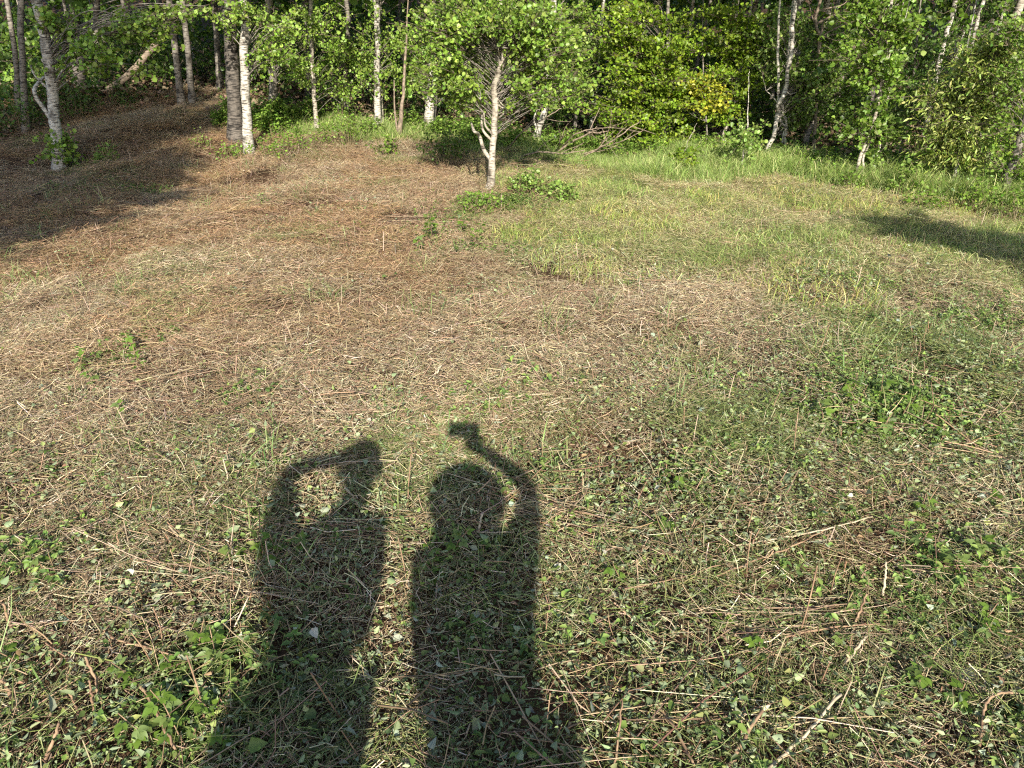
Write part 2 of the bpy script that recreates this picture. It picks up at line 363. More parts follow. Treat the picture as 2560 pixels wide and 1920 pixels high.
def field(den, wfun, ymin=.5, ymax=13.6, margin=1.4):
    """evenly jittered ground points (den per square metre) in the part of the clearing the photo shows and a margin, kept with probability wfun"""
    d = den ** -.5; X, Y = np.meshgrid(np.arange(-10.5, 10.5, d), np.arange(ymin, ymax, d))
    x = (X + (R.random(X.shape) - .5) * d * 1.3).ravel(); y = (Y + (R.random(Y.shape) - .5) * d * 1.3).ravel()
    keep = (np.abs(x) < y * .80 + margin) & (R.random(len(x)) < wfun(x, y)); return np.stack([x[keep], y[keep]], -1)
# zones of the clearing, in metres
def edge_y(x):    # where the wood begins
    return np.interp(x, [-9, -7.0, -6.5, -5.5, -4.7, -4.1, -1, 0.3, 1.5, 3.1, 4.6, 6, 9], [9.0, 9.6, 12.0, 13.2, 13.0, 10.7, 10.6, 9.8, 9.7, 9.2, 7.5, 6.3, 5.0])
def z_grass(x, y):
    return sstep(-.7, .5, x + .9 * (fbm(x, y, 1.2, 20) - .5)) * sstep(4.3, 5.4, y + .25 * x + 1.5 * (fbm(x, y, .9, 24) - .5))
def z_green(x, y):      # chopped green leaves, foreground and the right
    f = sstep(3.5, 1.7, y - .75 * np.clip(x, -.5, 2.2) + 1.6 * (fbm(x, y, .7, 28) - .5))
    return np.clip(f * (.5 + .8 * sstep(.35, .6, fbm(x, y, .35, 32))), 0, 1)
def z_bare(x, y):      # turned red brown earth on the left path
    return sstep(-1.2, -2.6, x) * sstep(5.5, 7.5, y) * sstep(.42, .58, fbm(x, y, .9, 82))
def z_red(x, y):
    return sstep(1.0, -1.4, x + 1.4 * (fbm(x, y, 1.0, 36) - .5)) * sstep(2.9, 4.4, y) * sstep(.28, .55, fbm(x, y, .7, 40))
TAN = [(.46, .355, .225), (.52, .425, .29), (.37, .27, .165), (.30, .21, .13), (.22, .15, .09), (.58, .50, .36), (.40, .33, .20), (.33, .30, .155), (.17, .115, .07)]
BRN = [(.27, .175, .11), (.21, .13, .08), (.33, .225, .145), (.17, .105, .065), (.40, .30, .19)]
GRN = [(.12, .17, .04), (.17, .23, .06), (.23, .28, .08), (.08, .12, .03), (.14, .18, .08), (.27, .31, .15)]
CLIP = [(.19, .24, .07), (.27, .31, .11), (.14, .19, .06), (.33, .35, .15), (.40, .38, .19)]
def litter():
    st = [tile_straw(1300, .34, (.010, .10), (.0006, .0017), TAN, tilt=.32, zmax=.045, bend=.13) for _ in range(5)]
    p = field(17, lambda x, y: np.where(y < edge_y(x) + .3, (1 - .5 * z_grass(x, y)) * (1 - .62 * z_green(x, y)) * (1 - .7 * z_bare(x, y)) * (.36 + .64 * sstep(.33, .52, fbm(x, y, .28, 98))), 0))
    v = .80 + .40 * fbm(p[:, 0], p[:, 1], .5, 44)
    rd = z_red(p[:, 0], p[:, 1])[:, None]; gg = z_grass(p[:, 0], p[:, 1])[:, None]; gn = z_green(p[:, 0], p[:, 1])[:, None]
    t = v[:, None] * (np.array([1, 1, 1]) * (1 - .9 * rd) + .9 * rd * np.array([.84, .68, .56])) * (1 - .5 * gg + .5 * gg * np.array([.92, 1.08, .75])) * (1 - .5 * gn + .5 * gn * np.array([.95, .97, .9]))
    scatter('straw_litter', 'tan straw and dry stalks strewn over the whole clearing', 'straw', st, M['straw'], p, .85 + .35 * R.random(len(p)), t)
    br = [tile_straw(230, .42, (.03, .26), (.0008, .0024), BRN + TAN[2:5], tilt=.16, zmax=.045, bend=.05) for _ in range(4)]
    p = field(6, lambda x, y: np.where(y < edge_y(x) + .5, .38 + .62 * z_red(x, y), 0) * (1 - .8 * z_grass(x, y)))
    scatter('brown_stalk_litter', 'broken reddish brown stalks lying through the straw', 'stalks', br, M['straw'], p, .8 + .5 * R.random(len(p)), (.85 + .3 * R.random((len(p), 1))) * np.ones(3))
    cl = [tile_straw(640, .34, (.02, .15), (.0006, .0016), CLIP, tilt=.3, zmax=.045, bend=.16) for _ in range(4)]
    p = field(9, lambda x, y: np.where(y < edge_y(x), .07 + .93 * np.maximum(z_green(x, y), z_grass(x, y) * .5), 0))
    v = .8 + .4 * fbm(p[:, 0], p[:, 1], .4, 53)
    scatter('grass_clippings', 'green mown grass clippings lying over the straw', 'clippings', cl, M['grass'], p, .8 + .4 * R.random(len(p)), v[:, None] * np.ones(3))
    ch = [tile_chopped(520, .34, (.006, .024), GRN, kinds=('ovate', 'long', 'long', 'lance'), zmax=.06, up=.6) for _ in range(5)]
    p = field(15, lambda x, y: np.where(y < edge_y(x), z_green(x, y) + .10 * (fbm(x, y, .5, 48) > .5), 0), ymax=8)
    v = .8 + .4 * fbm(p[:, 0], p[:, 1], .4, 52)
    scatter('chopped_leaves', 'finely chopped green leaves mixed into the cut straw', 'leaves', ch, M['litterleaf'], p, .8 + .4 * R.random(len(p)), v[:, None] * np.ones(3))
    bl = [tile_chopped(32, .34, (.014, .036), GRN[:4] + [(.30, .33, .23), (.36, .39, .29)], kinds=('lance', 'ovate'), zmax=.06) for _ in range(5)]
    p = field(10, lambda x, y: np.where(y < edge_y(x), z_green(x, y) * .95 + .05, 0), ymax=7)
    scatter('torn_leaves', 'torn raspberry leaves with pale undersides lying in the cut litter', 'leaves', bl, M['litterleaf'], p, .75 + .5 * R.random(len(p)), (.8 + .35 * R.random((len(p), 1))) * np.ones(3))
    dl = [tile_chopped(60, .4, (.008, .028), [(.30, .22, .14), (.25, .17, .10), (.34, .26, .17), (.20, .13, .08)], kinds=('lance', 'long', 'lance'), up=.5) for _ in range(3)]
    p = field(6, lambda x, y: np.where(y < edge_y(x) + 2, .6 - .4 * z_grass(x, y), 0), ymax=12)
    scatter('dry_leaf_litter', 'curled dry brown leaves lying in the straw', 'dry leaves', dl, M['straw'], p, .8 + .5 * R.random(len(p)), np.ones(3))
    gr = [tile_grass(380, .34, (.04, .14), .0032, [(.20, .28, .08), (.27, .33, .11), (.36, .38, .16), (.15, .23, .06), (.44, .41, .21)], lean=.9, droop=1.3) for _ in range(5)]
    p = field(13, lambda x, y: np.where(y < edge_y(x) + .2, z_grass(x, y), 0), ymin=3)
    v = .85 + .4 * fbm(p[:, 0], p[:, 1], .5, 56); yl = sstep(.42, .68, fbm(p[:, 0], p[:, 1], .7, 60))[:, None]
    scatter('stubble_grass', 'short mown yellow green grass on the right of the clearing', 'grass', gr, M['grass'], p, .6 + .6 * R.random(len(p)), v[:, None] * (1 - yl + yl * np.array([1.28, 1.12, 1.0])) * np.array([1.06, 1.1, .92]))
    g2 = [tile_grass(46, .12, (.05, .24), .0035, [(.13, .21, .06), (.20, .27, .09), (.28, .31, .13)], lean=1.1, droop=1.6) for _ in range(4)]
    p = field(14, lambda x, y: np.where(y < edge_y(x), .10 + .9 * z_green(x, y) * sstep(.45, .6, fbm(x, y, .5, 64)) + .12 * z_red(x, y), 0), ymax=9)
    scatter('grass_tufts', 'loose green grass blades poking through the cut litter', 'grass', g2, M['grass'], p, .5 + .7 * R.random(len(p)), (.85 + .3 * R.random((len(p), 1))) * np.ones(3))
    def stub_tile():
        g = Geo(); n = 22; r = .34 * np.sqrt(R.random(n)); t = R.random(n) * 6.283
        B = np.stack([r * np.cos(t), r * np.sin(t), np.full(n, -.01)], -1); L = .03 + .09 * R.random(n)
        T = B + np.stack([R.normal(size=n) * .025, R.normal(size=n) * .025, L], -1)
        prisms(g, B, (B + T) / 2 + R.normal(size=(n, 3)) * .004, T, .0019, .0014, pick(TAN + BRN, n)); return g
    p = field(8, lambda x, y: np.where(y < edge_y(x), .75 - .4 * z_grass(x, y), 0))
    scatter('cut_stem_stubble', 'short cut stems standing all over the mown ground', 'stubble', [stub_tile() for _ in range(4)], M['straw'], p, .7 + .6 * R.random(len(p)), np.ones(3))
    hb = [tile_herb(13, .13, .085, .019, [(.12, .20, .045), (.17, .25, .06), (.22, .30, .08), (.09, .15, .04)], 'lance') for _ in range(4)]
    patches = [((1050, 600), .35, .12), ((1180, 630), .3, .10), ((1210, 510), .45, .22), ((2160, 1000), .30, .18), ((2230, 1080), .25, .15), ((2060, 1090), .16, .12), ((330, 880), .16, .1), ((240, 920), .12, .1), ((480, 1870), .14, .10), ((540, 1700), .10, .08),
               ((2290, 1490), .12, .08), ((2420, 1430), .14, .1), ((1960, 1340), .14, .06), ((370, 490), .35, .10), ((150, 480), .3, .12), ((2150, 720), .3, .1), ((2440, 800), .3, .12), ((1130, 560), .35, .1), ((870, 530), .25, .07), ((560, 1000), .12, .05), ((60, 1420), .15, .08), ((300, 1180), .12, .06), ((1850, 1180), .16, .08), ((1640, 1230), .14, .06), ((620, 520), .3, .06), ((1330, 520), .4, .15)]
    pp = []
    for (a, b), rx, ry in patches:
        c = gp(a, b); n = int(110 * rx * ry * 4) + 3
        pp.append(np.stack([c[0] + R.normal(size=n) * rx * .6, c[1] + R.normal(size=n) * ry * .8], -1))
    pp.append(field(30, lambda x, y: z_green(x, y) * sstep(.46, .6, fbm(x, y, .3, 94)), ymax=6))
    p = np.concatenate(pp); p = p[fbm(p[:, 0], p[:, 1], .13, 86) > .43]; scatter('ground_herbs', 'low green leafy herbs in patches across the clearing', 'herbs', hb, M['grass'], p, .5 + .8 * R.random(len(p)), (.85 + .35 * R.random((len(p), 1))) * np.ones(3))
    # aligned bundles of long cut canes
    def bundle():
        g = Geo(); n = 26; L = .12 + .3 * R.random(n); a = R.normal(size=n) * .16; c = np.stack([R.normal(size=n) * .14, R.normal(size=n) * .045, .015 + .035 * R.random(n)], -1); ti = R.normal(size=n) * .06
        d = np.stack([np.cos(a), np.sin(a), np.sin(ti)], -1) * L[:, None] / 2; ra = .0008 + .0016 * R.random(n) ** 2
        prisms(g, c - d, c + R.normal(size=(n, 3)) * .006, c + d, ra, ra * .6, pick(BRN + TAN[:4], n, .2)); return g
    p = field(5, lambda x, y: np.where(y < edge_y(x), .8 * sstep(.45, .62, fbm(x, y, .6, 90)) * (1 - .85 * z_grass(x, y)), 0))
    scatter('cane_bundles', 'bundles of long reddish brown canes pressed flat in one direction', 'canes', [bundle() for _ in range(5)], M['straw'], p, .7 + .6 * R.random(len(p)), (.85 + .35 * R.random((len(p), 1))) * np.ones(3), yaw=R.normal(size=len(p)) * .45)
    # tall uncut grass and weeds along the edge of the wood
    tg = [tile_grass(70, .16, (.15, .40), .0048, [(.19, .29, .07), (.24, .34, .09), (.31, .38, .13), (.40, .42, .19)], lean=.5, droop=1.1) for _ in range(4)]
    n = 5200; x = R.random(n) * 10.5 - 3.2; off = R.random(n)
    dep = np.interp(x, [-3.2, -1, .2, .6, 1.5, 3, 4.5, 7], [.5, .8, .9, 1.3, 1.9, 1.5, .8, .8]); den = np.interp(x, [-3.2, -1.5, .2, .8, 4, 5, 7.3], [.35, .55, .5, 1, 1, .7, .6])
    y = edge_y(x) + .45 - off * dep + .5 * (vnoise(x / .5, x * 0, 70) - .5); k = R.random(n) < den * sstep(.1, .42, fbm(x, y, .45, 71))
    p = np.stack([x, y], -1)[k]; sc = (.35 + .75 * R.random(n) + .25 * (1 - off))[k] * np.interp(p[:, 0], [-3, 0, 1.2, 2, 5], [.7, .6, .6, .85, 1.0]) * (.6 + .7 * fbm(p[:, 0], p[:, 1], .6, 75))
    scatter('tall_grass', 'tall uncut green grass along the edge of the wood', 'grass', tg, M['grass'], p, sc, (.9 + .4 * R.random((len(p), 1))) * np.ones(3), flat=False)
    wd = [tile_herb(12, .14, .30, .038, [(.13, .22, .035), (.17, .26, .045), (.21, .30, .06)]) for _ in range(4)]
    n = 1500; x = R.random(n) * 11.5 - 4.2; off = R.random(n) ** .8; y = edge_y(x) + .7 - off * np.interp(x, [-4, 0, 1, 3, 5, 7], [.9, .8, 1.0, 1.1, .7, .8]); k = R.random(n) < sstep(.3, .6, fbm(x, y, .5, 79)) * np.interp(x, [-4.2, -3, 0, 1, 7], [.7, 1, .6, .5, .45])
    p = np.stack([x, y], -1)[k]; scatter('edge_weeds', 'leafy green weeds growing through the grass at the edge of the wood', 'weeds', wd, M['grass'], p, .5 + .7 * R.random(len(p)), (.85 + .4 * R.random((len(p), 1))) * np.ones(3), flat=False)
    # shaded floor of the wood
    fl = [tile_chopped(260, .7, (.03, .08), [(.16, .11, .07), (.12, .085, .055), (.2, .145, .09), (.07, .11, .03)]) for _ in range(3)]
    n = 900; x = R.random(n) * 22 - 12; y = edge_y(x) + .2 + R.random(n) * 12
    scatter('forest_floor_leaves', 'brown leaf litter on the shaded floor of the wood', 'leaf litter', fl, M['straw'], np.stack([x, y], -1), .9 + .6 * R.random(n), np.ones(3))
litter()

# ------------------------------------------------------------------ trees
SUNWARD = np.array(to_sun)
GREEN = {
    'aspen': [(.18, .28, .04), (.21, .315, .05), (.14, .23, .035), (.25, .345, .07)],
    'maple': [(.155, .24, .02), (.19, .28, .025), (.125, .20, .02), (.22, .30, .03)],
    'yellow': [(.32, .33, .03), (.25, .30, .03), (.37, .36, .04), (.20, .28, .03)],
    'willow': [(.30, .36, .08), (.25, .32, .07), (.36, .39, .12), (.20, .29, .06)],
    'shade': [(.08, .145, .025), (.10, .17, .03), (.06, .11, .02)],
    'birch': [(.15, .24, .035), (.18, .275, .045), (.12, .20, .03)],
    'pale': [(.19, .28, .06), (.23, .32, .08), (.15, .235, .045)],
}
def spray(gl, gt, c, r, n, pal, L, kind, root=None, flat=.7, droop=.15, hang=0.0):
    """a leafy twig end: a few fine twigs with leaves along them"""
    k = max(2, n // 9)
    ends = c + R.normal(size=(k, 3)) * np.array([r, r, r * flat]) * .62
    st = np.repeat((c if root is None else c * .75 + root * .25)[None], k, 0)
    mid = (st + ends) / 2 + R.normal(size=(k, 3)) * r * .12
    prisms(gt, st, mid, ends, .0028, .0014, (.17, .135, .10))
    i = R.integers(0, k, n); f = .35 + .65 * R.random((n, 1))
    P = st[i] + (ends[i] - st[i]) * f + R.normal(size=(n, 3)) * r * .13
    D = norm(P - st[i]) * .7 + R.normal(size=(n, 3)) * .7; D[:, 2] -= hang
    N = R.normal(size=(n, 3)) * (.75 if flat > .5 else .45) + np.array([0, 0, .55]) + SUNWARD * .45
    leaves(gl, P, D, N, L * (.5 + .8 * R.random(n)) * (.85 + .3 * R.random()), pick(pal, n, .2) * (.68 + .55 * R.random()), kind, fold=.12, droop=droop)
    return
def branch_to(gb, trunk, c, r0, zlow=.75, sides=5):
    """a limb that leaves the trunk below and nearer and bows out to c"""
    zs = trunk[:, 2]; d = np.linalg.norm((trunk - c)[:, :2], axis=1)
    zt = c[2] - (.25 + .35 * R.random()) * np.interp(c[2], [0, 3, 8], [.3, .8, 1.0]) - .25 * min(d.min(), 1.5)
    i = int(np.argmin(np.abs(zs - max(zt, zs[0] + .25)))); s = trunk[i]
    m = s * .5 + c * .5 + np.array([0, 0, .10 * np.linalg.norm(c - s)]) + R.normal(size=3) * .05 * np.linalg.norm(c - s)
    p = curve([s, m, c], 5); tube(gb, p, r0, r0 * .3, sides, (.9, .9, .9), .06, cap=False); return s
def tree(name, label, pts, w, bark, Y=None, top=6.5, low=(), crown=None, pal='aspen', leaf='round', L=.032, limbs=(), group=None, cat='tree', hang=0.0, lean=None, sides=10, back=0.0, wtop=None, upl=.095):
    """pts: (x, y) places of the trunk in the photo from its foot upward; Y the distance; low: (x, y, rx, ry, sprays, leaves)
    clusters of foliage seen in the photo; crown: (dx, dy, z, r, rz, sprays) the part above; limbs: forks seen in the photo"""
    base = gp(*pts[0]) if Y is None else at(*pts[0], Y)
    if Y is not None: base[2] = float(height(base[0], Y))
    Y0 = base[1]; wp = [base - np.array([0, 0, .06])] + [at(a, b, Y0 + R.normal() * .03) for a, b in pts[1:]]
    u = wp[-1] - wp[-2] if len(wp) > 2 else np.array([R.normal() * .1, R.normal() * .08, 1.0]); u = norm(u) if u[2] > .02 else np.array([0, 0, 1.])
    if lean is not None: u = norm(np.array(lean, float))
    while wp[-1][2] < top:
        u = norm(u * .8 + np.array([0, 0, .25]) + R.normal(size=3) * .05); wp.append(wp[-1] + u * min(1.1, max(.12, top - wp[-1][2])))
    tr = curve(wp, 5); wob = np.cumsum(R.normal(size=(len(tr), 2)) * .006, 0); tr[:, :2] += wob - wob[0]; m = mpp(Y0); r = w * m / 2
    root = empty(name, base); g = Geo()
    H = tr[-1][2] - base[2]; s = (tr[:, 2] - base[2]) / H
    rr = r * (1.0 - .72 * np.clip(s, 0, 1)) + r * .5 * np.exp(-np.clip(s * H, 0, 9) / .12)
    tube(g, tr, rr, None, sides, (1, 1, 1), .035)
    t = g.obj('trunk', M[bark], root, True, base)
    gb = Geo(); gt = Geo(); gl = Geo()
    anchors = [tr]
    for lp, lw in limbs:
        b0 = [at(a, b, Y0 + .02) for a, b in lp]; i = int(np.argmin(np.linalg.norm(tr - b0[0], axis=1))); b0[0] = tr[i]
        b0 = [b0[0]] + [q + np.array([0, R.normal() * .08 * k, 0]) for k, q in enumerate(b0[1:])]
        pc = curve(b0, 5); gq = Geo(); tube(gq, pc, lw * m / 2, lw * m / 2 * .45, 7, (1, 1, 1), .06); anchors.append(pc); gq.obj('limb', M[bark], root, True, base)
    for (a, b, rx, ry, ns, nl) in low:
        for _ in range(int(ns * 1.9)):
            c = at(a + R.normal() * rx * .55, b + R.normal() * ry * .55, Y0 + back + np.clip(R.normal() * rx * m * .55, -.9 if not back else -.25, .9))
            if c[2] < base[2] + .15: c[2] = base[2] + .15 + .2 * R.random()
            ok = [q for q in anchors[1:] if q[-1][2] > c[2] - .35 and np.linalg.norm(q[-1] - c) < .6]
            rt = branch_to(gb, ok[R.integers(0, len(ok))] if ok and R.random() < .4 else tr, c, min(.009, max(.003, r * .12)))
            spray(gl, gt, c, .11 + .13 * R.random(), int(nl * 2.9), GREEN[pal], L, leaf, rt, hang=hang, flat=.28 if pal in ('maple', 'yellow') else .7)
    if crown:
        dx, dy, z, cr, crz, ns = crown; i = int(np.argmin(np.abs(tr[:, 2] - z))); cc = tr[i] + np.array([dx, dy, 0])
        for _ in range(ns):
            d = rdir(1)[0] * R.random() ** .4; c = cc + d * np.array([cr, cr, crz])
            if c[2] < base[2] + 1.9: continue
            rt = branch_to(gb, tr, c, max(.006, r * .2), sides=4)
            spray(gl, gt, c, .34, 34, GREEN[pal], upl, leaf, rt, hang=hang)
    if gb.v: x = gb.obj('branches', M[bark if bark in ('grey', 'dead') else 'grey'], root, True, base); x['kind'] = 'stuff'
    if gt.v: x = gt.obj('twigs', M['twig'], root, False, base); x['kind'] = 'stuff'
    if gl.v: x = gl.obj('crown', M['leaf'], root, False, base); x['kind'] = 'stuff'
    tag(root, label, cat, group); return root
C0 = (0, 0, 4.2, 1.5, 2.5, 78)
# --- left side
tree('birch_tree', 'crooked white birch on the far left with a low forked limb and leafy foot', [(150, 432), (146, 380), (138, 320), (128, 250), (114, 150), (100, 60), (92, 0)], 25, 'birch', top=6.5,
     low=[(150, 375, 20, 40, 5, 22), (170, 75, 60, 45, 3, 18), (250, 120, 100, 50, 7, 20), (370, 55, 80, 35, 8, 20), (200, 140, 45, 35, 3, 18), (440, 20, 90, 20, 4, 20), (100, 40, 60, 30, 2, 18)], crown=(0, .3, 4.6, 1.4, 2.2, 30), pal='aspen', L=.042, limbs=[([(134, 312), (112, 275), (92, 225), (84, 185), (70, 150)], 11), ([(128, 240), (142, 205), (165, 172)], 8), ([(92, 225), (88, 190), (72, 160)], 6)])
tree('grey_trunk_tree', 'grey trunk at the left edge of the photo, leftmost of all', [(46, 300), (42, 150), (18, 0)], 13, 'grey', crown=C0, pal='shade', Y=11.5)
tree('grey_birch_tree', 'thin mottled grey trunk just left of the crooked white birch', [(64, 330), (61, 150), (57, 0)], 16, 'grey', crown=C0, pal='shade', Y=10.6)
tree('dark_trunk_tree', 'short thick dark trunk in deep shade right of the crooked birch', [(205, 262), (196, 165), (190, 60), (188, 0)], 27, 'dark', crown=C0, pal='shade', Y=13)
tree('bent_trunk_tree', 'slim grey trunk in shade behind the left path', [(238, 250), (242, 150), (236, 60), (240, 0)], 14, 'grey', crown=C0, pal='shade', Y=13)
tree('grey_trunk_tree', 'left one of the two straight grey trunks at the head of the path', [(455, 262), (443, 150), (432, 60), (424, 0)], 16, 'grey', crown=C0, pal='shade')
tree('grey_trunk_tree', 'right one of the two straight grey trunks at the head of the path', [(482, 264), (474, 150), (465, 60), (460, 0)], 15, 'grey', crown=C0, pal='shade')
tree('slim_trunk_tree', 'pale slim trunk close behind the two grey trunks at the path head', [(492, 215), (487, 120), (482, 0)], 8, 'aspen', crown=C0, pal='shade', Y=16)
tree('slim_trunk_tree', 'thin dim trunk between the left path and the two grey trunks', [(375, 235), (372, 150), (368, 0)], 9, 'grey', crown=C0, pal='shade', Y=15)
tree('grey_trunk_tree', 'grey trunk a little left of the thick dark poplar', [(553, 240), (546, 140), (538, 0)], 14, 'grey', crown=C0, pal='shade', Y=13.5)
tree('poplar_tree', 'thick ridged trunk, its bark darkened for shade, touching the bright white birch', [(592, 358), (586, 250), (578, 140), (568, 0)], 34, 'dark', top=8, crown=(0, .4, 5, 1.5, 2.6, 34), pal='aspen')  # dark bark colour stands in for the shade on the upper trunk
tree('white_birch_tree', 'brightest straight white birch trunk beside the thick dark poplar', [(623, 385), (618, 280), (611, 150), (604, 0)], 22, 'birch', top=8,
     low=[(600, 60, 70, 60, 8, 22), (690, 70, 60, 70, 8, 22), (660, 150, 40, 40, 4, 18)], crown=(0, .2, 4.8, 1.5, 2.4, 32))
# --- middle
tree('grey_poplar_tree', 'shaded grey trunk right of the bright white birch', [(682, 318), (680, 230), (674, 150), (668, 0)], 19, 'grey', Y=11.3, top=7, low=[(720, 60, 70, 60, 9, 22), (740, 160, 40, 50, 5, 20)], crown=C0)
tree('slim_aspen_tree', 'slim tan trunk standing in front of a short dark trunk', [(795, 352), (790, 270), (786, 200), (780, 80), (776, 0)], 10, 'aspen', low=[(800, 60, 70, 60, 9, 22), (760, 150, 50, 60, 6, 20), (830, 190, 60, 40, 6, 20)], crown=C0, Y=10.7)
tree('dark_trunk_tree', 'dark trunk hidden behind the slim tan trunk', [(776, 300), (774, 210), (770, 0)], 13, 'dark', Y=12.5, crown=C0, pal='shade')
tree('slim_aspen_tree', 'thin mottled trunk left of the white double trunk', [(868, 320), (866, 200), (872, 90), (867, 0)], 12, 'grey', Y=11.5, low=[(880, 130, 60, 40, 8, 22), (850, 210, 50, 40, 5, 20)], crown=C0)
tree('white_birch_tree', 'white trunk with dark scars right of the thin mottled trunk', [(948, 352), (946, 270), (943, 180), (946, 80), (944, 0)], 15, 'birch', Y=10.9, low=[(960, 110, 60, 50, 8, 22), (930, 200, 50, 40, 5, 20)], crown=C0)
tree('birch_stem_tree', 'dimmer white stem close behind the scarred white trunk', [(957, 345), (955, 240), (956, 100), (958, 0)], 8, 'aspen', Y=11.2, crown=C0, pal='shade')
tree('forked_sapling', 'bare thin sapling forking low at the tall grass', [(996, 378), (994, 345), (1000, 280), (1002, 190)], 8, 'dead', top=2.2, limbs=[([(994, 345), (987, 280), (985, 200)], 6)], Y=10.4, cat='sapling')
tree('leaning_birch_tree', 'white trunk right of the forked sapling beside the dark round shrub', [(1068, 348), (1071, 300), (1078, 230), (1084, 100), (1086, 0)], 19, 'birch', Y=11, low=[(1050, 120, 60, 60, 9, 22), (1040, 200, 60, 40, 6, 20), (1070, 30, 60, 40, 6, 20)], crown=C0)
tree('aspen_stem_tree', 'dark stem close behind the white trunk by the round shrub', [(1082, 340), (1086, 240), (1094, 100), (1098, 0)], 11, 'grey', Y=11.4, crown=C0, pal='shade')
big = tree('aspen_tree', 'foremost aspen alone in the middle with a pale forked trunk and full crown', [(1222, 480), (1227, 420), (1238, 340), (1246, 260), (1243, 225), (1255, 180), (1265, 140), (1262, 60), (1258, 0)], 17, 'aspen', top=4.2,
     low=[(1110, 50, 70, 50, 14, 26), (1230, 40, 90, 45, 18, 26), (1350, 60, 90, 60, 19, 26), (1130, 165, 75, 40, 14, 24), (1300, 110, 60, 40, 6, 22), (1340, 150, 70, 45, 8, 24), (1420, 140, 60, 70, 8, 24), (1170, 245, 60, 25, 5, 20), (1370, 225, 70, 25, 6, 22), (1090, 215, 50, 30, 4, 20), (1310, 255, 30, 16, 2, 14), (1060, 110, 50, 60, 5, 22), (1440, 220, 40, 30, 3, 20)],
     crown=(0, 0, 3.0, 1.2, 1.0, 22), upl=.055, L=.031, limbs=[([(1223, 405), (1210, 375), (1197, 342), (1188, 322), (1176, 312)], 11), ([(1197, 342), (1206, 322), (1204, 280), (1202, 240)], 7), ([(1227, 345), (1214, 315), (1210, 280)], 7), ([(1246, 260), (1268, 275), (1262, 270)], 4), ([(1265, 145), (1250, 140), (1246, 120)], 6), ([(1245, 300), (1262, 280), (1275, 262)], 4), ([(1240, 235), (1256, 262), (1266, 270)], 4)])
tree('leaning_birch_tree', 'leaning mottled birch behind the foremost aspen and the brush pile', [(1338, 372), (1345, 325), (1362, 285), (1369, 240), (1380, 120), (1390, 0)], 15, 'birch', Y=10.2, top=7, low=[(1390, 100, 70, 60, 9, 22), (1420, 200, 60, 50, 8, 22), (1450, 50, 50, 50, 7, 20)], crown=C0, limbs=[([(1345, 325), (1335, 300), (1344, 270)], 6)])
tree('white_stem_tree', 'thin white stem right behind the brush pile', [(1470, 345), (1476, 310), (1487, 265), (1500, 120), (1510, 0)], 8, 'birch', Y=10.8, low=[(1480, 130, 50, 60, 10, 24), (1470, 210, 50, 40, 6, 22)], crown=C0, pal='pale', leaf='ovate')
tree('grey_stem_tree', 'dim grey stem left of the thin white stem behind the brush pile', [(1438, 320), (1440, 280), (1444, 240), (1452, 100), (1460, 0)], 8, 'grey', Y=11.5, crown=C0, pal='shade')
# --- right
tree('maple_tree', 'dense bright green young maple right of the brush pile', [(1655, 405), (1662, 350), (1668, 250), (1672, 100), (1675, 0)], 9, 'grey', Y=9.9, top=5.5, low=[(1560, 120, 60, 60, 16, 28), (1650, 120, 70, 60, 18, 28), (1590, 220, 60, 50, 15, 28), (1680, 230, 60, 50, 15, 28), (1620, 300, 60, 40, 14, 28), (1670, 350, 60, 30, 10, 26), (1520, 280, 40, 40, 6, 24), (1600, 40, 90, 40, 14, 26)], crown=(0, 0, 3.6, 1.4, 1.4, 30), pal='maple', leaf='ovate', L=.043)
tree('yellow_leaved_sapling', 'small sapling with the only yellow patch of leaves', [(1765, 380), (1768, 320), (1764, 250), (1760, 190)], 5, 'grey', Y=9.8, top=1.75, low=[(1765, 205, 28, 15, 4, 24), (1770, 235, 35, 22, 8, 26), (1780, 262, 24, 12, 3, 24), (1710, 250, 18, 14, 2, 16)], pal='yellow', leaf='ovate', L=.043, cat='sapling')
tree('maple_tree', 'green maple sapling right of the yellow patch', [(1812, 388), (1810, 340), (1818, 300), (1830, 150), (1835, 0)], 7, 'aspen', Y=10, low=[(1790, 120, 60, 60, 12, 26), (1850, 190, 60, 50, 12, 26), (1800, 280, 60, 30, 9, 24), (1870, 90, 60, 60, 9, 24), (1820, 30, 60, 40, 7, 24)], crown=C0, pal='maple', leaf='ovate', L=.042)
tree('white_stem_tree', 'slanting white trunk high above the yellow patch', [(1690, 330), (1700, 180), (1712, 120), (1722, 60), (1730, 0)], 9, 'birch', Y=12.5, crown=C0, pal='shade')
tree('slanting_stem_tree', 'grey trunk slanting right behind the young maple', [(1728, 330), (1745, 150), (1765, 60), (1782, 0)], 10, 'grey', Y=12.5, crown=C0, pal='shade')
tree('straight_stem_tree', 'very thin upright tan stem above the green maple sapling', [(1868, 330), (1873, 180), (1876, 90), (1880, 0)], 6, 'aspen', Y=11.2, crown=C0, pal='shade')
tree('birch_tree', 'left one of the two crossing white trunks at the top right of centre', [(1950, 330), (1968, 100), (1980, 50), (1990, 0)], 8, 'birch', Y=12, crown=C0, pal='shade')
tree('birch_tree', 'right one of the two crossing white trunks at the top right of centre', [(1948, 325), (1975, 80), (1992, 30), (2005, 0)], 10, 'birch', Y=12.2, crown=C0, pal='shade')
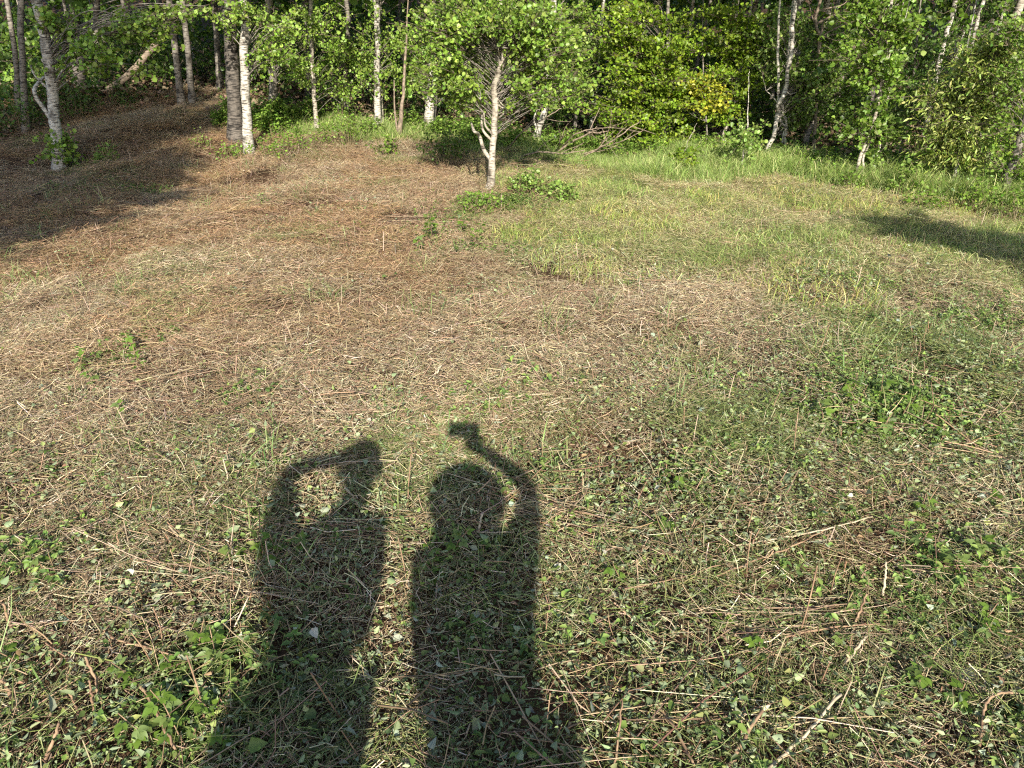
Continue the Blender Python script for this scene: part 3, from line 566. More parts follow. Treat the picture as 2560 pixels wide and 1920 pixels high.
tree('dead_tree', 'dead tan tree with bare spreading branches at the top right', [(2046, 330), (2050, 130), (2052, 90), (2043, 60), (2056, 0)], 11, 'dead', Y=9.5, top=3.0, limbs=[([(2050, 125), (2053, 85), (2060, 60), (2062, 48)], 8), ([(2052, 95), (2080, 75), (2120, 60)], 5), ([(2056, 55), (2090, 35), (2140, 12)], 6), ([(2090, 35), (2110, 10), (2120, -20)], 3), ([(2080, 75), (2110, 80), (2135, 70)], 2.5), ([(2100, 30), (2130, 40), (2150, 35)], 2.5), ([(2048, 70), (2030, 40), (2020, 0)], 3)])
tree('crooked_white_sapling', 'crooked white stem that bends right, left of the twin stems', [(1903, 418), (1918, 370), (1932, 330), (1940, 280), (1942, 255), (1955, 225), (1958, 190), (1968, 120), (1972, 0)], 10, 'birch', top=4.5, low=[(1960, 140, 45, 50, 10, 24), (2000, 220, 60, 50, 13, 24), (1960, 60, 50, 40, 9, 24), (2020, 260, 50, 25, 6, 22), (2050, 190, 40, 40, 6, 22)], crown=(0, 0, 3.2, 1, 1, 20), pal='pale', L=.034, back=.35, limbs=[([(1955, 225), (1975, 235), (1990, 230)], 3), ([(1942, 255), (1930, 240), (1918, 228)], 3)], cat='sapling')
tree('twin_stem_sapling', 'left one of the pair of thin white stems rising from one spot', [(1950, 408), (1957, 350), (1962, 320), (1957, 290), (1958, 262)], 7, 'birch', top=2.4, low=[(1990, 290, 40, 20, 3, 20)], pal='pale', cat='sapling', L=.034, back=.35)
tree('twin_stem_sapling', 'right one of the pair of thin white stems rising from one spot', [(1957, 410), (1964, 350), (1968, 318), (1962, 306), (1958, 270)], 7, 'birch', top=2.5, low=[(2080, 150, 40, 60, 6, 22)], pal='pale', cat='sapling', L=.034, back=.35)
tree('leaning_grey_tree', 'grey trunk leaning right behind the twin white stems', [(2000, 396), (2010, 350), (2022, 315), (2040, 260), (2075, 100), (2090, 0)], 12, 'grey', Y=9.7, low=[(2090, 220, 50, 50, 8, 22), (2110, 110, 60, 50, 9, 22)], crown=C0, pal='birch')
tree('grass_sapling', 'tiny sapling with a thin white stem alone in the tall grass', [(1849, 442), (1854, 410), (1862, 370), (1866, 330)], 4, 'birch', top=1.0, low=[(1866, 345, 14, 22, 5, 18)], pal='pale', cat='sapling', L=.035)
tree('grass_sapling', 'bare thin stem leaning right at the left end of the tall grass', [(1706, 440), (1714, 390), (1725, 355), (1736, 332)], 3.5, 'aspen', top=.55, low=[(1712, 395, 12, 20, 3, 14)], pal='maple', cat='sapling', L=.035)
tree('thin_leaning_tree', 'tall thin stem leaning right, longest one on the shaded right side', [(2130, 470), (2146, 400), (2165, 340), (2190, 260), (2200, 200), (2215, 100), (2225, 0)], 8, 'aspen', low=[(2180, 120, 60, 60, 10, 22), (2230, 60, 50, 50, 8, 22), (2180, 30, 60, 40, 7, 22), (2200, 190, 40, 50, 5, 20)], crown=C0, pal='birch', leaf='ovate', L=.045)
tree('thin_leaning_sapling', 'short thin stem right beside the tall leaning stem', [(2144, 472), (2153, 430), (2165, 395), (2185, 330)], 5, 'aspen', top=2.0, low=[(2160, 310, 40, 40, 5, 20)], pal='birch', leaf='ovate', cat='sapling', L=.045)
tree('thin_leaning_sapling', 'thin pale stem with leafy top between tall leaning stem and the willow', [(2176, 462), (2192, 405), (2205, 355), (2220, 280)], 5, 'birch', top=2.0, low=[(2215, 310, 35, 40, 7, 22), (2190, 390, 24, 16, 3, 18), (2230, 190, 30, 40, 4, 20)], pal='pale', leaf='ovate', cat='sapling', L=.05)
tree('thin_leaning_sapling', 'dim thin stem leaning right just left of the yellowish willow', [(2236, 448), (2250, 385), (2262, 330), (2280, 220)], 5, 'grey', top=3.0, low=[(2280, 240, 50, 60, 8, 22), (2320, 130, 50, 50, 7, 22)], pal='shade', leaf='ovate', cat='sapling')
tree('willow_sapling', 'left stem of the drooping yellowish willow with narrow leaves', [(2357, 492), (2364, 440), (2370, 390), (2385, 300), (2400, 200)], 6, 'birch', top=2.1, low=[(2340, 370, 40, 40, 10, 26), (2390, 300, 50, 50, 16, 28), (2420, 220, 50, 40, 13, 28), (2330, 260, 30, 40, 5, 22)], pal='willow', leaf='long', L=.052, hang=.5, cat='sapling')
tree('willow_sapling', 'right stem of the drooping yellowish willow with narrow leaves', [(2368, 500), (2382, 450), (2395, 410), (2420, 320), (2450, 200), (2480, 100)], 7, 'birch', top=2.5, low=[(2430, 360, 40, 40, 10, 26), (2470, 270, 50, 50, 14, 28), (2480, 180, 45, 45, 13, 28), (2510, 130, 35, 35, 8, 26), (2450, 150, 40, 40, 6, 24)], pal='willow', leaf='long', L=.052, hang=.5, cat='sapling')
tree('right_edge_tree', 'grey trunk leaning right at the right edge of the photo', [(2506, 515), (2522, 440), (2542, 365), (2570, 260), (2620, 60)], 17, 'grey', low=[(2540, 330, 50, 60, 8, 22), (2530, 420, 40, 40, 5, 20), (2560, 200, 60, 60, 9, 22), (2540, 80, 60, 60, 8, 22)], crown=C0, pal='birch', leaf='ovate')
for pl, ww, lb in [([(2290, 420), (2350, 165), (2368, 90), (2386, 30), (2392, 0)], 13, 'first white trunk from the left in the leaning row at the top right'), ([(2310, 420), (2375, 130), (2400, 70), (2422, 0)], 17, 'thickest white trunk of the leaning row at the top right'), ([(2330, 420), (2388, 150), (2405, 90), (2440, 0)], 12, 'third white trunk from the left in the leaning row at the top right'), ([(2370, 420), (2430, 110), (2455, 20), (2462, 0)], 11, 'rightmost white trunk of the leaning row at the top right')]:
    tree('leaning_white_tree', lb, pl, ww, 'birch', Y=11.0 + R.random() * .6, crown=C0, pal='shade', low=[(pl[-1][0] + 20, 60, 60, 60, 3, 20)], sides=8)

# --- more of the wood behind: slender trunks in shade, alike
def deep_wood():
    k = 0
    while k < 42:
        x = R.random() * 22 - 12; y = float(edge_y(x)) + 2.6 + R.random() * 7.5
        z = float(height(x, y)); r = .03 + .06 * R.random(); H = 6 + 2 * R.random()
        p = curve([[x, y, z - .05], [x + R.normal() * .08, y, z + 1.2], [x + R.normal() * .2, y, z + 3], [x + R.normal() * .4, y, z + H]], 5)
        root = empty('deep_wood_tree', (x, y, z)); g = Geo(); tube(g, p, r, r * .4, 7, (1, 1, 1), .04)
        g.obj('trunk', M[['grey', 'aspen', 'grey', 'dark'][k % 4]], root, True, (x, y, z))
        gl = Geo(); gt = Geo(); gb = Geo()
        for _ in range(20):
            d = rdir(1)[0] * R.random() ** .5; c = np.array([x, y, z + 4.4]) + d * np.array([1.6, 1.6, 2.2])
            rt = branch_to(gb, p, c, .012, sides=3); spray(gl, gt, c, .45, 30, GREEN['shade'], .10, 'ovate', rt)
        o = gb.obj('branches', M['grey'], root, False, (x, y, z)); o['kind'] = 'stuff'
        o = gt.obj('twigs', M['twig'], root, False, (x, y, z)); o['kind'] = 'stuff'
        o = gl.obj('crown', M['leaf'], root, False, (x, y, z)); o['kind'] = 'stuff'
        tag(root, 'slender shaded trunk deep inside the wood behind the edge trees', 'tree', 'trees deep inside the wood'); k += 1
deep_wood()

# ------------------------------------------------------------------ shrubs and undergrowth
def shrub(name, label, px, py, w, h, pal='birch', L=.04, dens=1.0, Y=None, kind='ovate', cat='shrub', group=None, lean=0.0):
    b = gp(px, py) if Y is None else at(px, py, Y)
    if Y is not None: b[2] = float(height(b[0], Y))
    m = mpp(b[1]); W = w * m / 2; H = h * m
    root = empty(name, b); gs = Geo(); gl = Geo(); ns = int(max(6, 34 * dens * W * 2))
    for i in range(ns):
        a = R.random() * 6.283; q = R.random() ** .6; hh = H * (.45 + .55 * R.random()) * (1 - .35 * q * q)
        s = b + np.array([math.cos(a) * W * q * .45, math.sin(a) * W * q * .45, -.02]); s[2] = float(height(s[0], s[1])) - .02
        e = b + np.array([math.cos(a) * W * q + lean * hh, math.sin(a) * W * q, hh])
        c = curve([s, (s + e) / 2 + R.normal(size=3) * .04 + np.array([0, 0, .05 * H]), e], 4); tube(gs, c, .0035, .0012, 4, (.20, .16, .09), cap=False)
        n = int(26 * (.4 + .9 * R.random()) * (.5 + hh)); f = .25 + .75 * R.random(n) ** .7; idx = f * (len(c) - 1); i0 = np.minimum(idx.astype(int), len(c) - 2); fr = (idx - i0)[:, None]
        P = c[i0] * (1 - fr) + c[i0 + 1] * fr + R.normal(size=(n, 3)) * .028
        D = R.normal(size=(n, 3)) * np.array([1, 1, .4]); N = R.normal(size=(n, 3)) * .55 + np.array([0, 0, .8]) + SUNWARD * .4
        leaves(gl, P, D, N, L * .8 * (.5 + .8 * R.random(n)), pick(GREEN[pal], n, .18) * (.75 + .45 * R.random()), kind, fold=.14, droop=.18)
    o = gs.obj('stems', M['twig'], root, True, b); o['kind'] = 'stuff'
    o = gl.obj('foliage', M['leaf'], root, False, b); o['kind'] = 'stuff'
    return tag(root, label, cat, group)
S = [
    ('sprig_shrub', 'small bright sprig leaning right beside the crooked birch on the left path', 245, 425, 70, 75, 'pale', .04, 2.0, None),
    ('leafy_shrub', 'dim green shrub at the far left below the grey trunks', 60, 330, 130, 120, 'shade', .045, 1.0, None),
    ('leafy_shrub', 'dark green undergrowth between crooked birch and short thick trunk', 190, 305, 150, 120, 'shade', .045, 1.0, None),
    ('leafy_shrub', 'dim low shrub at the left of the path head', 310, 275, 120, 80, 'shade', .045, 1.0, None),
    ('leafy_shrub', 'small bright shrub left of the thick dark poplar foot', 500, 375, 60, 50, 'pale', .036, 1.0, None),
    ('leafy_shrub', 'bright green shrub hiding the foot of the white birch', 580, 400, 110, 50, 'birch', .036, 1.0, None),
    ('leafy_shrub', 'bright green shrub just right of the bright white birch', 690, 395, 150, 85, 'birch', .036, 1.1, None),
    ('leafy_shrub', 'leafy shrub under the slim tan trunk', 775, 385, 130, 90, 'birch', .036, 1.1, None),
    ('leafy_shrub', 'tall green shrub left of the scarred white trunk', 870, 375, 150, 120, 'birch', .038, 1.1, None),
    ('leafy_shrub', 'low shrub in tall grass between scarred trunk and forked sapling', 965, 392, 90, 60, 'birch', .045, 1.0, None),
    ('round_shrub', 'dense dark round shrub left of the foremost aspen', 1120, 415, 150, 120, 'shade', .04, 1.7, None),
    ('leafy_shrub', 'bright raspberry bush right of the foot of the foremost aspen', 1320, 495, 100, 85, 'pale', .045, 2.4, None),
    ('leafy_shrub', 'low bright bush right of the raspberry bush by the foremost aspen', 1400, 505, 120, 60, 'pale', .042, 2.2, None),
    ('low_shrub', 'low spreading green plant left of the foot of the foremost aspen', 1205, 530, 170, 50, 'birch', .034, 2.4, None),
    ('leafy_shrub', 'pale grey green shrub below the brush pile', 1440, 432, 120, 34, 'willow', .03, 1.1, None),
    ('leafy_shrub', 'yellow green shrub behind the right end of the brush pile', 1560, 390, 130, 60, 'maple', .045, 1.1, 10.6),
    ('leafy_shrub', 'low green shrub below the yellow patch', 1740, 405, 150, 60, 'maple', .04, 1.0, None),
    ('leafy_shrub', 'yellow green shrub left of the crooked white stem', 1850, 405, 80, 36, 'maple', .036, 1.0, None),
    ('leafy_shrub', 'bright shrub at the foot of the twin white stems', 2010, 430, 110, 50, 'maple', .036, 1.1, None),
    ('leafy_shrub', 'bright green shrub right of the leaning grey trunk', 2060, 455, 130, 80, 'birch', .045, 1.1, None),
    ('leafy_shrub', 'low shrub at the foot of the tall leaning stem', 2120, 480, 80, 60, 'birch', .04, 1.0, None),
    ('leafy_shrub', 'small upright shrub left of the willow foot', 2250, 500, 60, 115, 'pale', .05, 1.0, None),
    ('leafy_shrub', 'low green shrub between upright shrub and willow foot', 2300, 530, 110, 70, 'birch', .04, 1.1, None),
    ('leafy_shrub', 'round shrub right of the willow foot', 2430, 530, 120, 120, 'birch', .04, 1.2, None),
    ('leafy_shrub', 'shrub at the right edge below the leaning grey trunk', 2545, 560, 140, 110, 'birch', .04, 1.1, None),
]
for nm, lb, a, b, w, h, pal, L, dn, Y in S: shrub(nm, lb, a, b, w, h, pal, L, dn, Y, lean=.6 if nm == 'sprig_shrub' else 0.0)
def undergrowth():
    """far shaded foliage inside the wood that reads as one mass"""
    gl = Geo(); gt = Geo()
    for i in range(1500):
        x = R.random() * 23 - 12; dep = R.random(); y = float(edge_y(x)) + .7 + dep * 8.0
        z = float(height(x, y)) + R.random() ** 1.5 * np.interp(x, [-12, -3, 1, 9], [.9, 1.5, 2.6, 2.6]) * (.5 + .6 * dep)
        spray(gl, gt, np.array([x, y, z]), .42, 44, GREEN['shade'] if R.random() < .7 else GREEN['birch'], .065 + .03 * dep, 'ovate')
    for i in range(1700):     # closing mass at the back
        x = R.random() * 40 - 21; y = 17.5 + R.random() * 6; z = float(height(x, y)) + R.random() * 6.5
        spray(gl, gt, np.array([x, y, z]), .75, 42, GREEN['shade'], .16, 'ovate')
    o = gl.obj('undergrowth_foliage', M['leaf']); tag(o, 'dark mass of undergrowth leaves inside the wood', 'undergrowth', kind='stuff')
    o = gt.obj('undergrowth_twigs', M['twig']); tag(o, 'fine dark twigs inside the undergrowth of the wood', 'twigs', kind='stuff')
undergrowth()

# ------------------------------------------------------------------ trees behind the camera that shade the left and the right
def shade_tree(name, label, base, cc, rad, ns, n=60, L=.075, tilt=0.0):
    b = np.array([base[0], base[1], float(height(*base))]); cc = np.array(cc)
    tr = curve([b - [0, 0, .1], b * .6 + cc * .4, cc, cc + [0, 0, rad[2] * .8]], 6)
    root = empty(name, b); g = Geo(); tube(g, tr, .11, .03, 10, (1, 1, 1), .04); g.obj('trunk', M['aspen'], root, True, b)
    gb = Geo(); gl = Geo(); gt = Geo()
    for _ in range(ns):
        c = cc + rdir(1)[0] * R.random() ** .38 * np.array(rad); c[2] += tilt * (c[0] - cc[0]); rt = branch_to(gb, tr, c, .02, sides=5); spray(gl, gt, c, .30, n, GREEN['aspen'], L, 'round', rt)
    o = gb.obj('branches', M['aspen'], root, True, b); o['kind'] = 'stuff'; o = gt.obj('twigs', M['twig'], root, False, b); o['kind'] = 'stuff'
    o = gl.obj('crown', M['leaf'], root, False, b); o['kind'] = 'stuff'; return tag(root, label, 'tree')
shade_tree('shade_tree', 'tree left of the camera whose low crown shades the left foreground of the clearing', (-6.4, -1.6), (-4.75, -1.5, 5.55), (2.55, 1.1, 1.5), 400)
shade_tree('shade_tree', 'tall tree far left behind the camera whose crown shades the left path', (-7.2, -2.8), (-4.9, -2.5, 8.3), (2.2, 1.2, 1.5), 330)
shade_tree('shade_tree', 'tree right of the camera whose low crown shades the right of the clearing', (6.6, -1.2), (5.05, -1.0, 3.5), (1.75, .35, .26), 75, tilt=-.5)

# ------------------------------------------------------------------ dead branches of the brush pile, fallen log
def stick(name, label, pts, w, mat='dead', cat='branch', group=None, forks=0, Y=None, lift=0.0, taper=.4, sides=7):
    """pts are places in the photo; the first lies on the ground, the others at that distance unless Y says otherwise"""
    p0 = gp(*pts[0]); P = [p0 + [0, 0, .012]]
    for k, (a, b) in enumerate(pts[1:]):
        P.append(at(a, b, (Y[k] if Y is not None else p0[1])))
    c = curve(P, 6); c = c + R.normal(size=c.shape) * .004; m = mpp(p0[1]); g = Geo(); tube(g, c, w * m / 2, w * m / 2 * taper, sides, (1, 1, 1), .06)
    for _ in range(forks):
        i = R.integers(len(c) // 4, len(c) - 2); d = norm(c[i + 1] - c[i]) + R.normal(size=3) * .55; L = (.15 + .35 * R.random()) * np.linalg.norm(c[-1] - c[0])
        e = c[i] + norm(d) * L; tube(g, curve([c[i], (c[i] + e) / 2 + R.normal(size=3) * .04 * L, e], 4), w * m * .22, w * m * .08, 5, (1, 1, 1), .08)
    o = g.obj(name, M[mat], None, True, p0); return tag(o, label, cat, group)
BG = 'dead branches of the brush pile'
def pile(label, pts, w, mat='dead', forks=4):
    stick('dead_branch', label, [(pts[0][0], pts[0][1] + 14)] + pts[1:], w * .85, 'dead', forks=forks, group=BG, Y=[9.25 + R.normal() * .12 for _ in pts[1:]])
pile('longest dead branch of the brush pile, reaching farthest right', [(1375, 392), (1480, 378), (1540, 345), (1602, 302)], 6, forks=6)
pile('thickest dead branch low in the brush pile', [(1370, 386), (1420, 362), (1470, 335), (1520, 328)], 8, 'cane', forks=7)
pile('dead branch rising left to right behind the foremost aspen', [(1262, 372), (1310, 325), (1370, 290), (1425, 255)], 5, forks=8)
pile('short upright forked dead twig at the left of the brush pile', [(1385, 384), (1400, 355), (1412, 335)], 4, forks=5)
pile('thin arching dead branch at the top of the brush pile', [(1380, 380), (1450, 330), (1530, 320), (1600, 330)], 4, forks=6)
pile('dead branch lying flat along the foot of the brush pile', [(1290, 385), (1350, 380), (1410, 384), (1460, 376)], 6, forks=4)
pile('thin dead branch crossing the right end of the pile', [(1420, 398), (1500, 372), (1560, 352), (1615, 320)], 4, 'pale', forks=4)
stick('fallen_log', 'dark fallen trunk leaning in the shade behind the left path', [(262, 238), (330, 180), (420, 72)], 17, 'dead', cat='log', taper=.8, sides=9)
stick('fallen_branch', 'pale broken pole leaning at the foot of the two grey trunks', [(441, 246), (458, 215), (472, 190)], 6, 'pale')
stick('lying_stick', 'long pale stick lying on the ground left of the foremost aspen', [(940, 470), (1000, 474), (1072, 480)], 4, 'pale', cat='stick')
stick('lying_stick', 'curved pale stick lying on the left path', [(372, 398), (395, 391), (415, 394)], 5, 'pale', cat='stick')
stick('lying_stick', 'pale stick lying below the brush pile', [(1555, 440), (1600, 442)], 4, 'pale', cat='stick')
stick('lying_stick', 'curved pale stick on the grass at the right edge', [(2400, 590), (2410, 582), (2425, 574)], 5, 'pale', cat='stick')

# ------------------------------------------------------------------ sticks, canes, sprouts and stones lying in the clearing
def ground_stick(name, label, pts, w, mat='cane', lift=(0.02, 0.03), cat='stick', group=None, sides=6):
    P = [gp(*p) for p in pts]; n = len(P)
    for k in range(n): P[k] = P[k] + np.array([0, 0, lift[0] + (lift[1] - lift[0]) * k / (n - 1)])
    # a raised point is moved toward the camera so that it still appears at its place
    for k in range(n):
        P[k][2] += .018; z = P[k][2] - float(height(P[k][0], P[k][1])); P[k][:2] *= 1 - z / CAMH
    c = curve(P, 6); c = c + R.normal(size=c.shape) * .0015; s = np.linalg.norm(P[0] - [0, 0, CAMH]); r = w * s / FPX / 2 * .82
    g = Geo(); tube(g, c, r, r * .7, sides, (1, 1, 1), .08); return tag(g.obj(name, M[mat], None, True, P[0]), label, cat, group)
GS = [
    ('whitish splintered stick inside the left shadow head and shoulder', [(863, 1222), (880, 1242), (900, 1270)], 8, 'pale', (.03, .02)),
    ('pale splinter standing up inside the right shadow', [(1194, 1336), (1200, 1308), (1206, 1284)], 9, 'pale', (.02, .06)),
    ('pale thin stick lying at the foot of the standing splinter', [(1200, 1332), (1240, 1334), (1285, 1330)], 5, 'pale', (.02, .03)),
    ('tan cane slanting up from the bottom edge, left of the pair', [(1818, 1930), (1860, 1850), (1905, 1782)], 13, 'cane', (.03, .08)),
    ('long pale cane slanting up right at the bottom, right of the pair', [(1915, 1930), (2010, 1840), (2100, 1738)], 11, 'pale', (.03, .07)),
    ('brown cane slanting down right at the bottom edge', [(1640, 1760), (1690, 1830), (1735, 1925)], 9, 'cane', (.03, .05)),
    ('upright thin cane at the bottom edge right of the right shadow', [(1536, 1925), (1544, 1850), (1556, 1760)], 7, 'cane', (.02, .10)),
    ('bent cane arching over at the bottom right corner', [(2446, 1872), (2460, 1780), (2480, 1742), (2530, 1735)], 8, 'cane', (.02, .07)),
    ('longest tan cane across the right foreground', [(1790, 1448), (1900, 1400), (1980, 1372), (2060, 1330)], 6, 'cane', (.03, .04)),
    ('long pale cane just above the longest tan cane', [(1840, 1366), (1960, 1350), (2080, 1325), (2180, 1292)], 5, 'pale', (.03, .04)),
    ('thin red cane left of the longest tan cane', [(1560, 1475), (1680, 1452), (1800, 1420)], 5, 'cane', (.03, .04)),
    ('thick cane lying flat in the right foreground', [(1965, 1592), (2080, 1570), (2200, 1562)], 7, 'cane', (.03, .04)),
    ('short cane leaning across the thick flat cane', [(2132, 1582), (2150, 1530), (2167, 1484)], 7, 'cane', (.02, .07)),
    ('short upright cane stub in the right foreground', [(2206, 1492), (2212, 1450), (2216, 1410)], 7, 'pale', (.02, .08)),
    ('yellow split stick pointing up right in the right foreground', [(2112, 1662), (2140, 1625), (2166, 1590)], 9, 'pale', (.02, .05)),
    ('pale curved stick on the right between straw and grass', [(2370, 948), (2405, 930), (2442, 912)], 7, 'pale', (.02, .03)),
    ('long pale straw cane lying above the right shadow hand', [(1225, 998), (1300, 994), (1375, 984)], 5, 'pale', (.02, .03)),
    ('tall brown cut stem standing in the left foreground', [(254, 1758), (240, 1705), (214, 1645)], 8, 'cane', (.0, .12)),
    ('second brown cut stem left of the tall one', [(236, 1785), (232, 1750), (224, 1705)], 7, 'cane', (.0, .09)),
    ('thin red upright stem beside the pale grass tuft at left', [(302, 1418), (298, 1375), (296, 1338)], 6, 'cane', (.0, .09)),
    ('pale stem leaning at the left edge, lower one', [(38, 1592), (22, 1550), (9, 1512)], 8, 'cane', (.0, .08)),
    ('brown stem leaning at the left edge near the bottom', [(48, 1778), (25, 1735), (3, 1702)], 10, 'cane', (.0, .06)),
    ('mottled stem slanting in the bottom left corner', [(112, 1905), (135, 1850), (152, 1812)], 10, 'cane', (.02, .05)),
    ('short brown stem lying right of the tall cut stem', [(206, 1798), (185, 1755), (165, 1725)], 8, 'cane', (.0, .06)),
    ('long thin cane lying under the leafy sprouts at bottom left', [(275, 1598), (380, 1630), (470, 1650)], 6, 'cane', (.03, .03)),
    ('red cane running to the bottom edge left of the left shadow', [(355, 1720), (400, 1800), (440, 1880)], 8, 'cane', (.03, .04)),
    ('pale cane crossing the right shadow near the bottom', [(1000, 1660), (1130, 1690), (1260, 1650)], 4, 'pale', (.03, .03)),
    ('thin arched cane lying across both shadows near the bottom', [(830, 1682), (900, 1680), (960, 1725)], 5, 'pale', (.03, .03)),
    ('grey branch piece lying in the straw at upper left', [(640, 905), (690, 915), (730, 935)], 6, 'dead', (.03, .03)),
    ('long reddish cane lying across the middle left straw', [(180, 870), (330, 860), (500, 862)], 4, 'cane', (.02, .03)),
    ('reddish cane lying at the middle right straw', [(1560, 700), (1700, 706), (1850, 720)], 4, 'cane', (.02, .03)),
    ('straight tan cane lying right of centre', [(1600, 1010), (1700, 985), (1800, 975)], 4, 'cane', (.02, .03)),
]
for lb, pts, w, mt, lf in GS: ground_stick('cut_stem', lb, pts, w, mt, lf)
def stubs():
    """upright cut canes, alike"""
    base = [Geo() for _ in range(5)]; meshes = []
    for g in base:
        L = .10 + .10 * R.random(); e = np.array([R.normal() * .02, R.normal() * .02, L]); tube(g, curve([[0, 0, -.02], e / 2 + R.normal(size=3) * .004, e], 4), .0023, .0017, 5, (1, 1, 1), .08); meshes.append(g.mesh('standing_stub', M['cane'], True))
    n = 0
    while n < 45:
        x, y = (R.random() * 2 - 1), .9 + R.random() ** 1.3 * 4.5; x *= y * .72
        if float(z_grass(x, y)) > .4: continue
        o = bpy.data.objects.new('standing_stub', meshes[n % 5]); col.objects.link(o); o.location = (x, y, float(height(x, y))); s = .6 + .7 * R.random(); o.scale = (s, s, s)
        o.rotation_euler = (R.normal() * .2, R.normal() * .2, R.random() * 6.283)
        tag(o, 'short brown cane stub standing upright in the cut straw', 'cane stub', 'cane stubs standing in the clearing'); n += 1
stubs()
def leaf_meshes():
    out = []
    for v in range(5):
        g = Geo(); L = .05 * (.9 + .3 * R.random()); c = pick(GREEN['pale'] if v % 2 else GREEN['birch'], 1, .1)[0] * (.55 + .3 * R.random())
        prisms(g, np.array([[0, 0, 0.]]), np.array([[.015, 0, .004]]), np.array([[.03, 0, .004]]), .0009, .0006, (.16, .2, .07))
        for a, s, o in ((0, 1.0, .03), (.95, .8, .024), (-.95, .8, .024)):
            # toothed outline: a crease with five points on each side
            d = np.array([math.cos(a), math.sin(a), 0]); nrm = np.array([0, 0, 1.]); sd = np.cross(nrm, d); B = np.array([o, 0, .004])
            us = [0, .18, .38, .6, .8, 1.0]; ws = [0, .24, .32, .25, .14, 0]
            mid = [B + d * u * L * s - nrm * .18 * u * u * L for u in us]; lf = [m + sd * w * L * s + nrm * (w * .25 * L + R.normal() * .0012) for m, w in zip(mid, ws)]; rt = [m - sd * w * L * s + nrm * (w * .25 * L + R.normal() * .0012) for m, w in zip(mid, ws)]
            vv = np.array(mid + lf[1:5] + rt[1:5]); f = []; t = []
            t += [[0, 1, 6], [0, 10, 1], [4, 5, 9], [4, 13, 5]]
            for k in range(1, 4): f += [[k, k + 1, 6 + k, 5 + k], [k, 9 + k, 10 + k, k + 1]]
            g.add(vv, f, t, c * (.9 + .2 * R.random()))
        out.append(g.mesh('leaf', M['sproutleaf'], False))
    return out
LM = leaf_meshes()
ORD = ['leftmost', 'second from the left', 'third from the left', 'fourth from the left', 'fifth from the left', 'sixth from the left', 'seventh from the left', 'eighth from the left', 'ninth from the left', 'tenth from the left', 'sixth from the right', 'fifth from the right', 'fourth from the right', 'third from the right', 'second from the right', 'rightmost']
def sprouts(spec, label, group):
    xs = sorted(q[0][0] for q in spec)
    for (a, b), h, n, s in spec:
        k = xs.index(a); o = ORD[k] if k < 8 else ORD[16 - (len(xs) - k)] if len(xs) - k <= 6 else ORD[k]
        if k == len(xs) - 1: o = 'rightmost'
        sprout(a, b, h, n, o + ' ' + label, group, s)
def sprout(px, py, hgt, n, label, group, scale=1.0):
    b = gp(px, py); root = empty('raspberry_sprout', b); g = Geo()
    e = np.array([R.normal() * .05, R.normal() * .04, hgt]); c = curve([[0, 0, -.01], e * .5 + R.normal(size=3) * .01, e], 5); tube(g, c, .0022, .0012, 5, (.2, .13, .06)); st = g.obj('stem', M['cane'], root, True)
    n = int(n * 1.7)
    for k in range(n):
        f = .25 + .65 * (k + .5) / n; q = c[int(f * (len(c) - 1))]; o = bpy.data.objects.new('leaf', LM[R.integers(0, 5)]); col.objects.link(o); o.parent = root; o.location = q
        o.rotation_euler = (R.normal() * .3, -.15 + R.normal() * .35, k * 2.4 + R.normal() * .4); s = scale * .54 * (.65 + .6 * R.random()); o.scale = (s, s, s)
    return tag(root, label, 'sprout', group)
SPR = [((500, 1660), .12, 6, 1.0), ((545, 1690), .13, 7, 1.0), ((470, 1720), .12, 6, .9), ((575, 1665), .09, 5, .9), ((430, 1790), .12, 6, 1.0), ((520, 1800), .12, 7, 1.0), ((474, 1880), .13, 7, 1.1), ((555, 1850), .10, 5, 1.0), ((400, 1860), .1, 5, 1.0), ((620, 1640), .08, 4, .9), ((350, 1740), .1, 5, .9)]
sprouts(SPR, 'raspberry sprout in the leafy patch left of the left shadow', 'sprouts left of the left shadow')
sprouts([((640, 1410), .1, 6, 1.0), ((700, 1400), .12, 6, 1.0), ((720, 1440), .1, 5, 1.0), ((600, 1400), .1, 5, 1.0), ((690, 1450), .1, 5, .9), ((760, 1390), .09, 4, .9)], 'raspberry sprout half inside the left shadow at its arm', 'sprouts at the left shadow arm')
sprouts([((1090, 1440), .12, 5, 1.0), ((1125, 1400), .13, 6, 1.0), ((1110, 1480), .11, 5, .9)], 'raspberry sprout inside the right shadow chest', 'sprouts inside the right shadow')
sprouts([((2110, 1000), .16, 7, 1.2), ((2180, 1020), .17, 7, 1.2), ((2150, 1060), .15, 7, 1.2), ((2240, 1060), .15, 6, 1.1), ((2200, 1110), .14, 6, 1.1), ((2060, 1080), .13, 6, 1.1), ((2290, 1020), .13, 6, 1.1), ((2120, 1120), .12, 6, 1.1), ((2330, 1130), .12, 5, 1.1)], 'raspberry sprout in the biggest green patch at right', 'sprouts of the green patch at right')
sprouts([((1990, 1310), .1, 6, 1.0), ((2270, 1420), .1, 6, 1.1), ((2310, 1300), .1, 6, 1.0), ((2430, 1430), .12, 7, 1.1), ((2380, 1460), .1, 6, 1.0), ((2410, 1580), .11, 6, 1.1), ((2480, 1600), .1, 5, 1.0), ((2383, 1790), .1, 5, 1.1), ((2280, 1760), .1, 6, 1.0), ((1880, 1670), .09, 5, 1.0), ((2160, 1660), .09, 5, 1.0), ((1830, 1590), .09, 5, 1.0), ((1641, 1370), .1, 5, 1.0), ((1580, 1480), .09, 5, 1.0), ((2500, 1280), .1, 5, 1.0), ((1720, 1250), .09, 5, 1.0)], 'of the sprouts scattered in the right foreground', 'sprouts scattered in the right foreground')
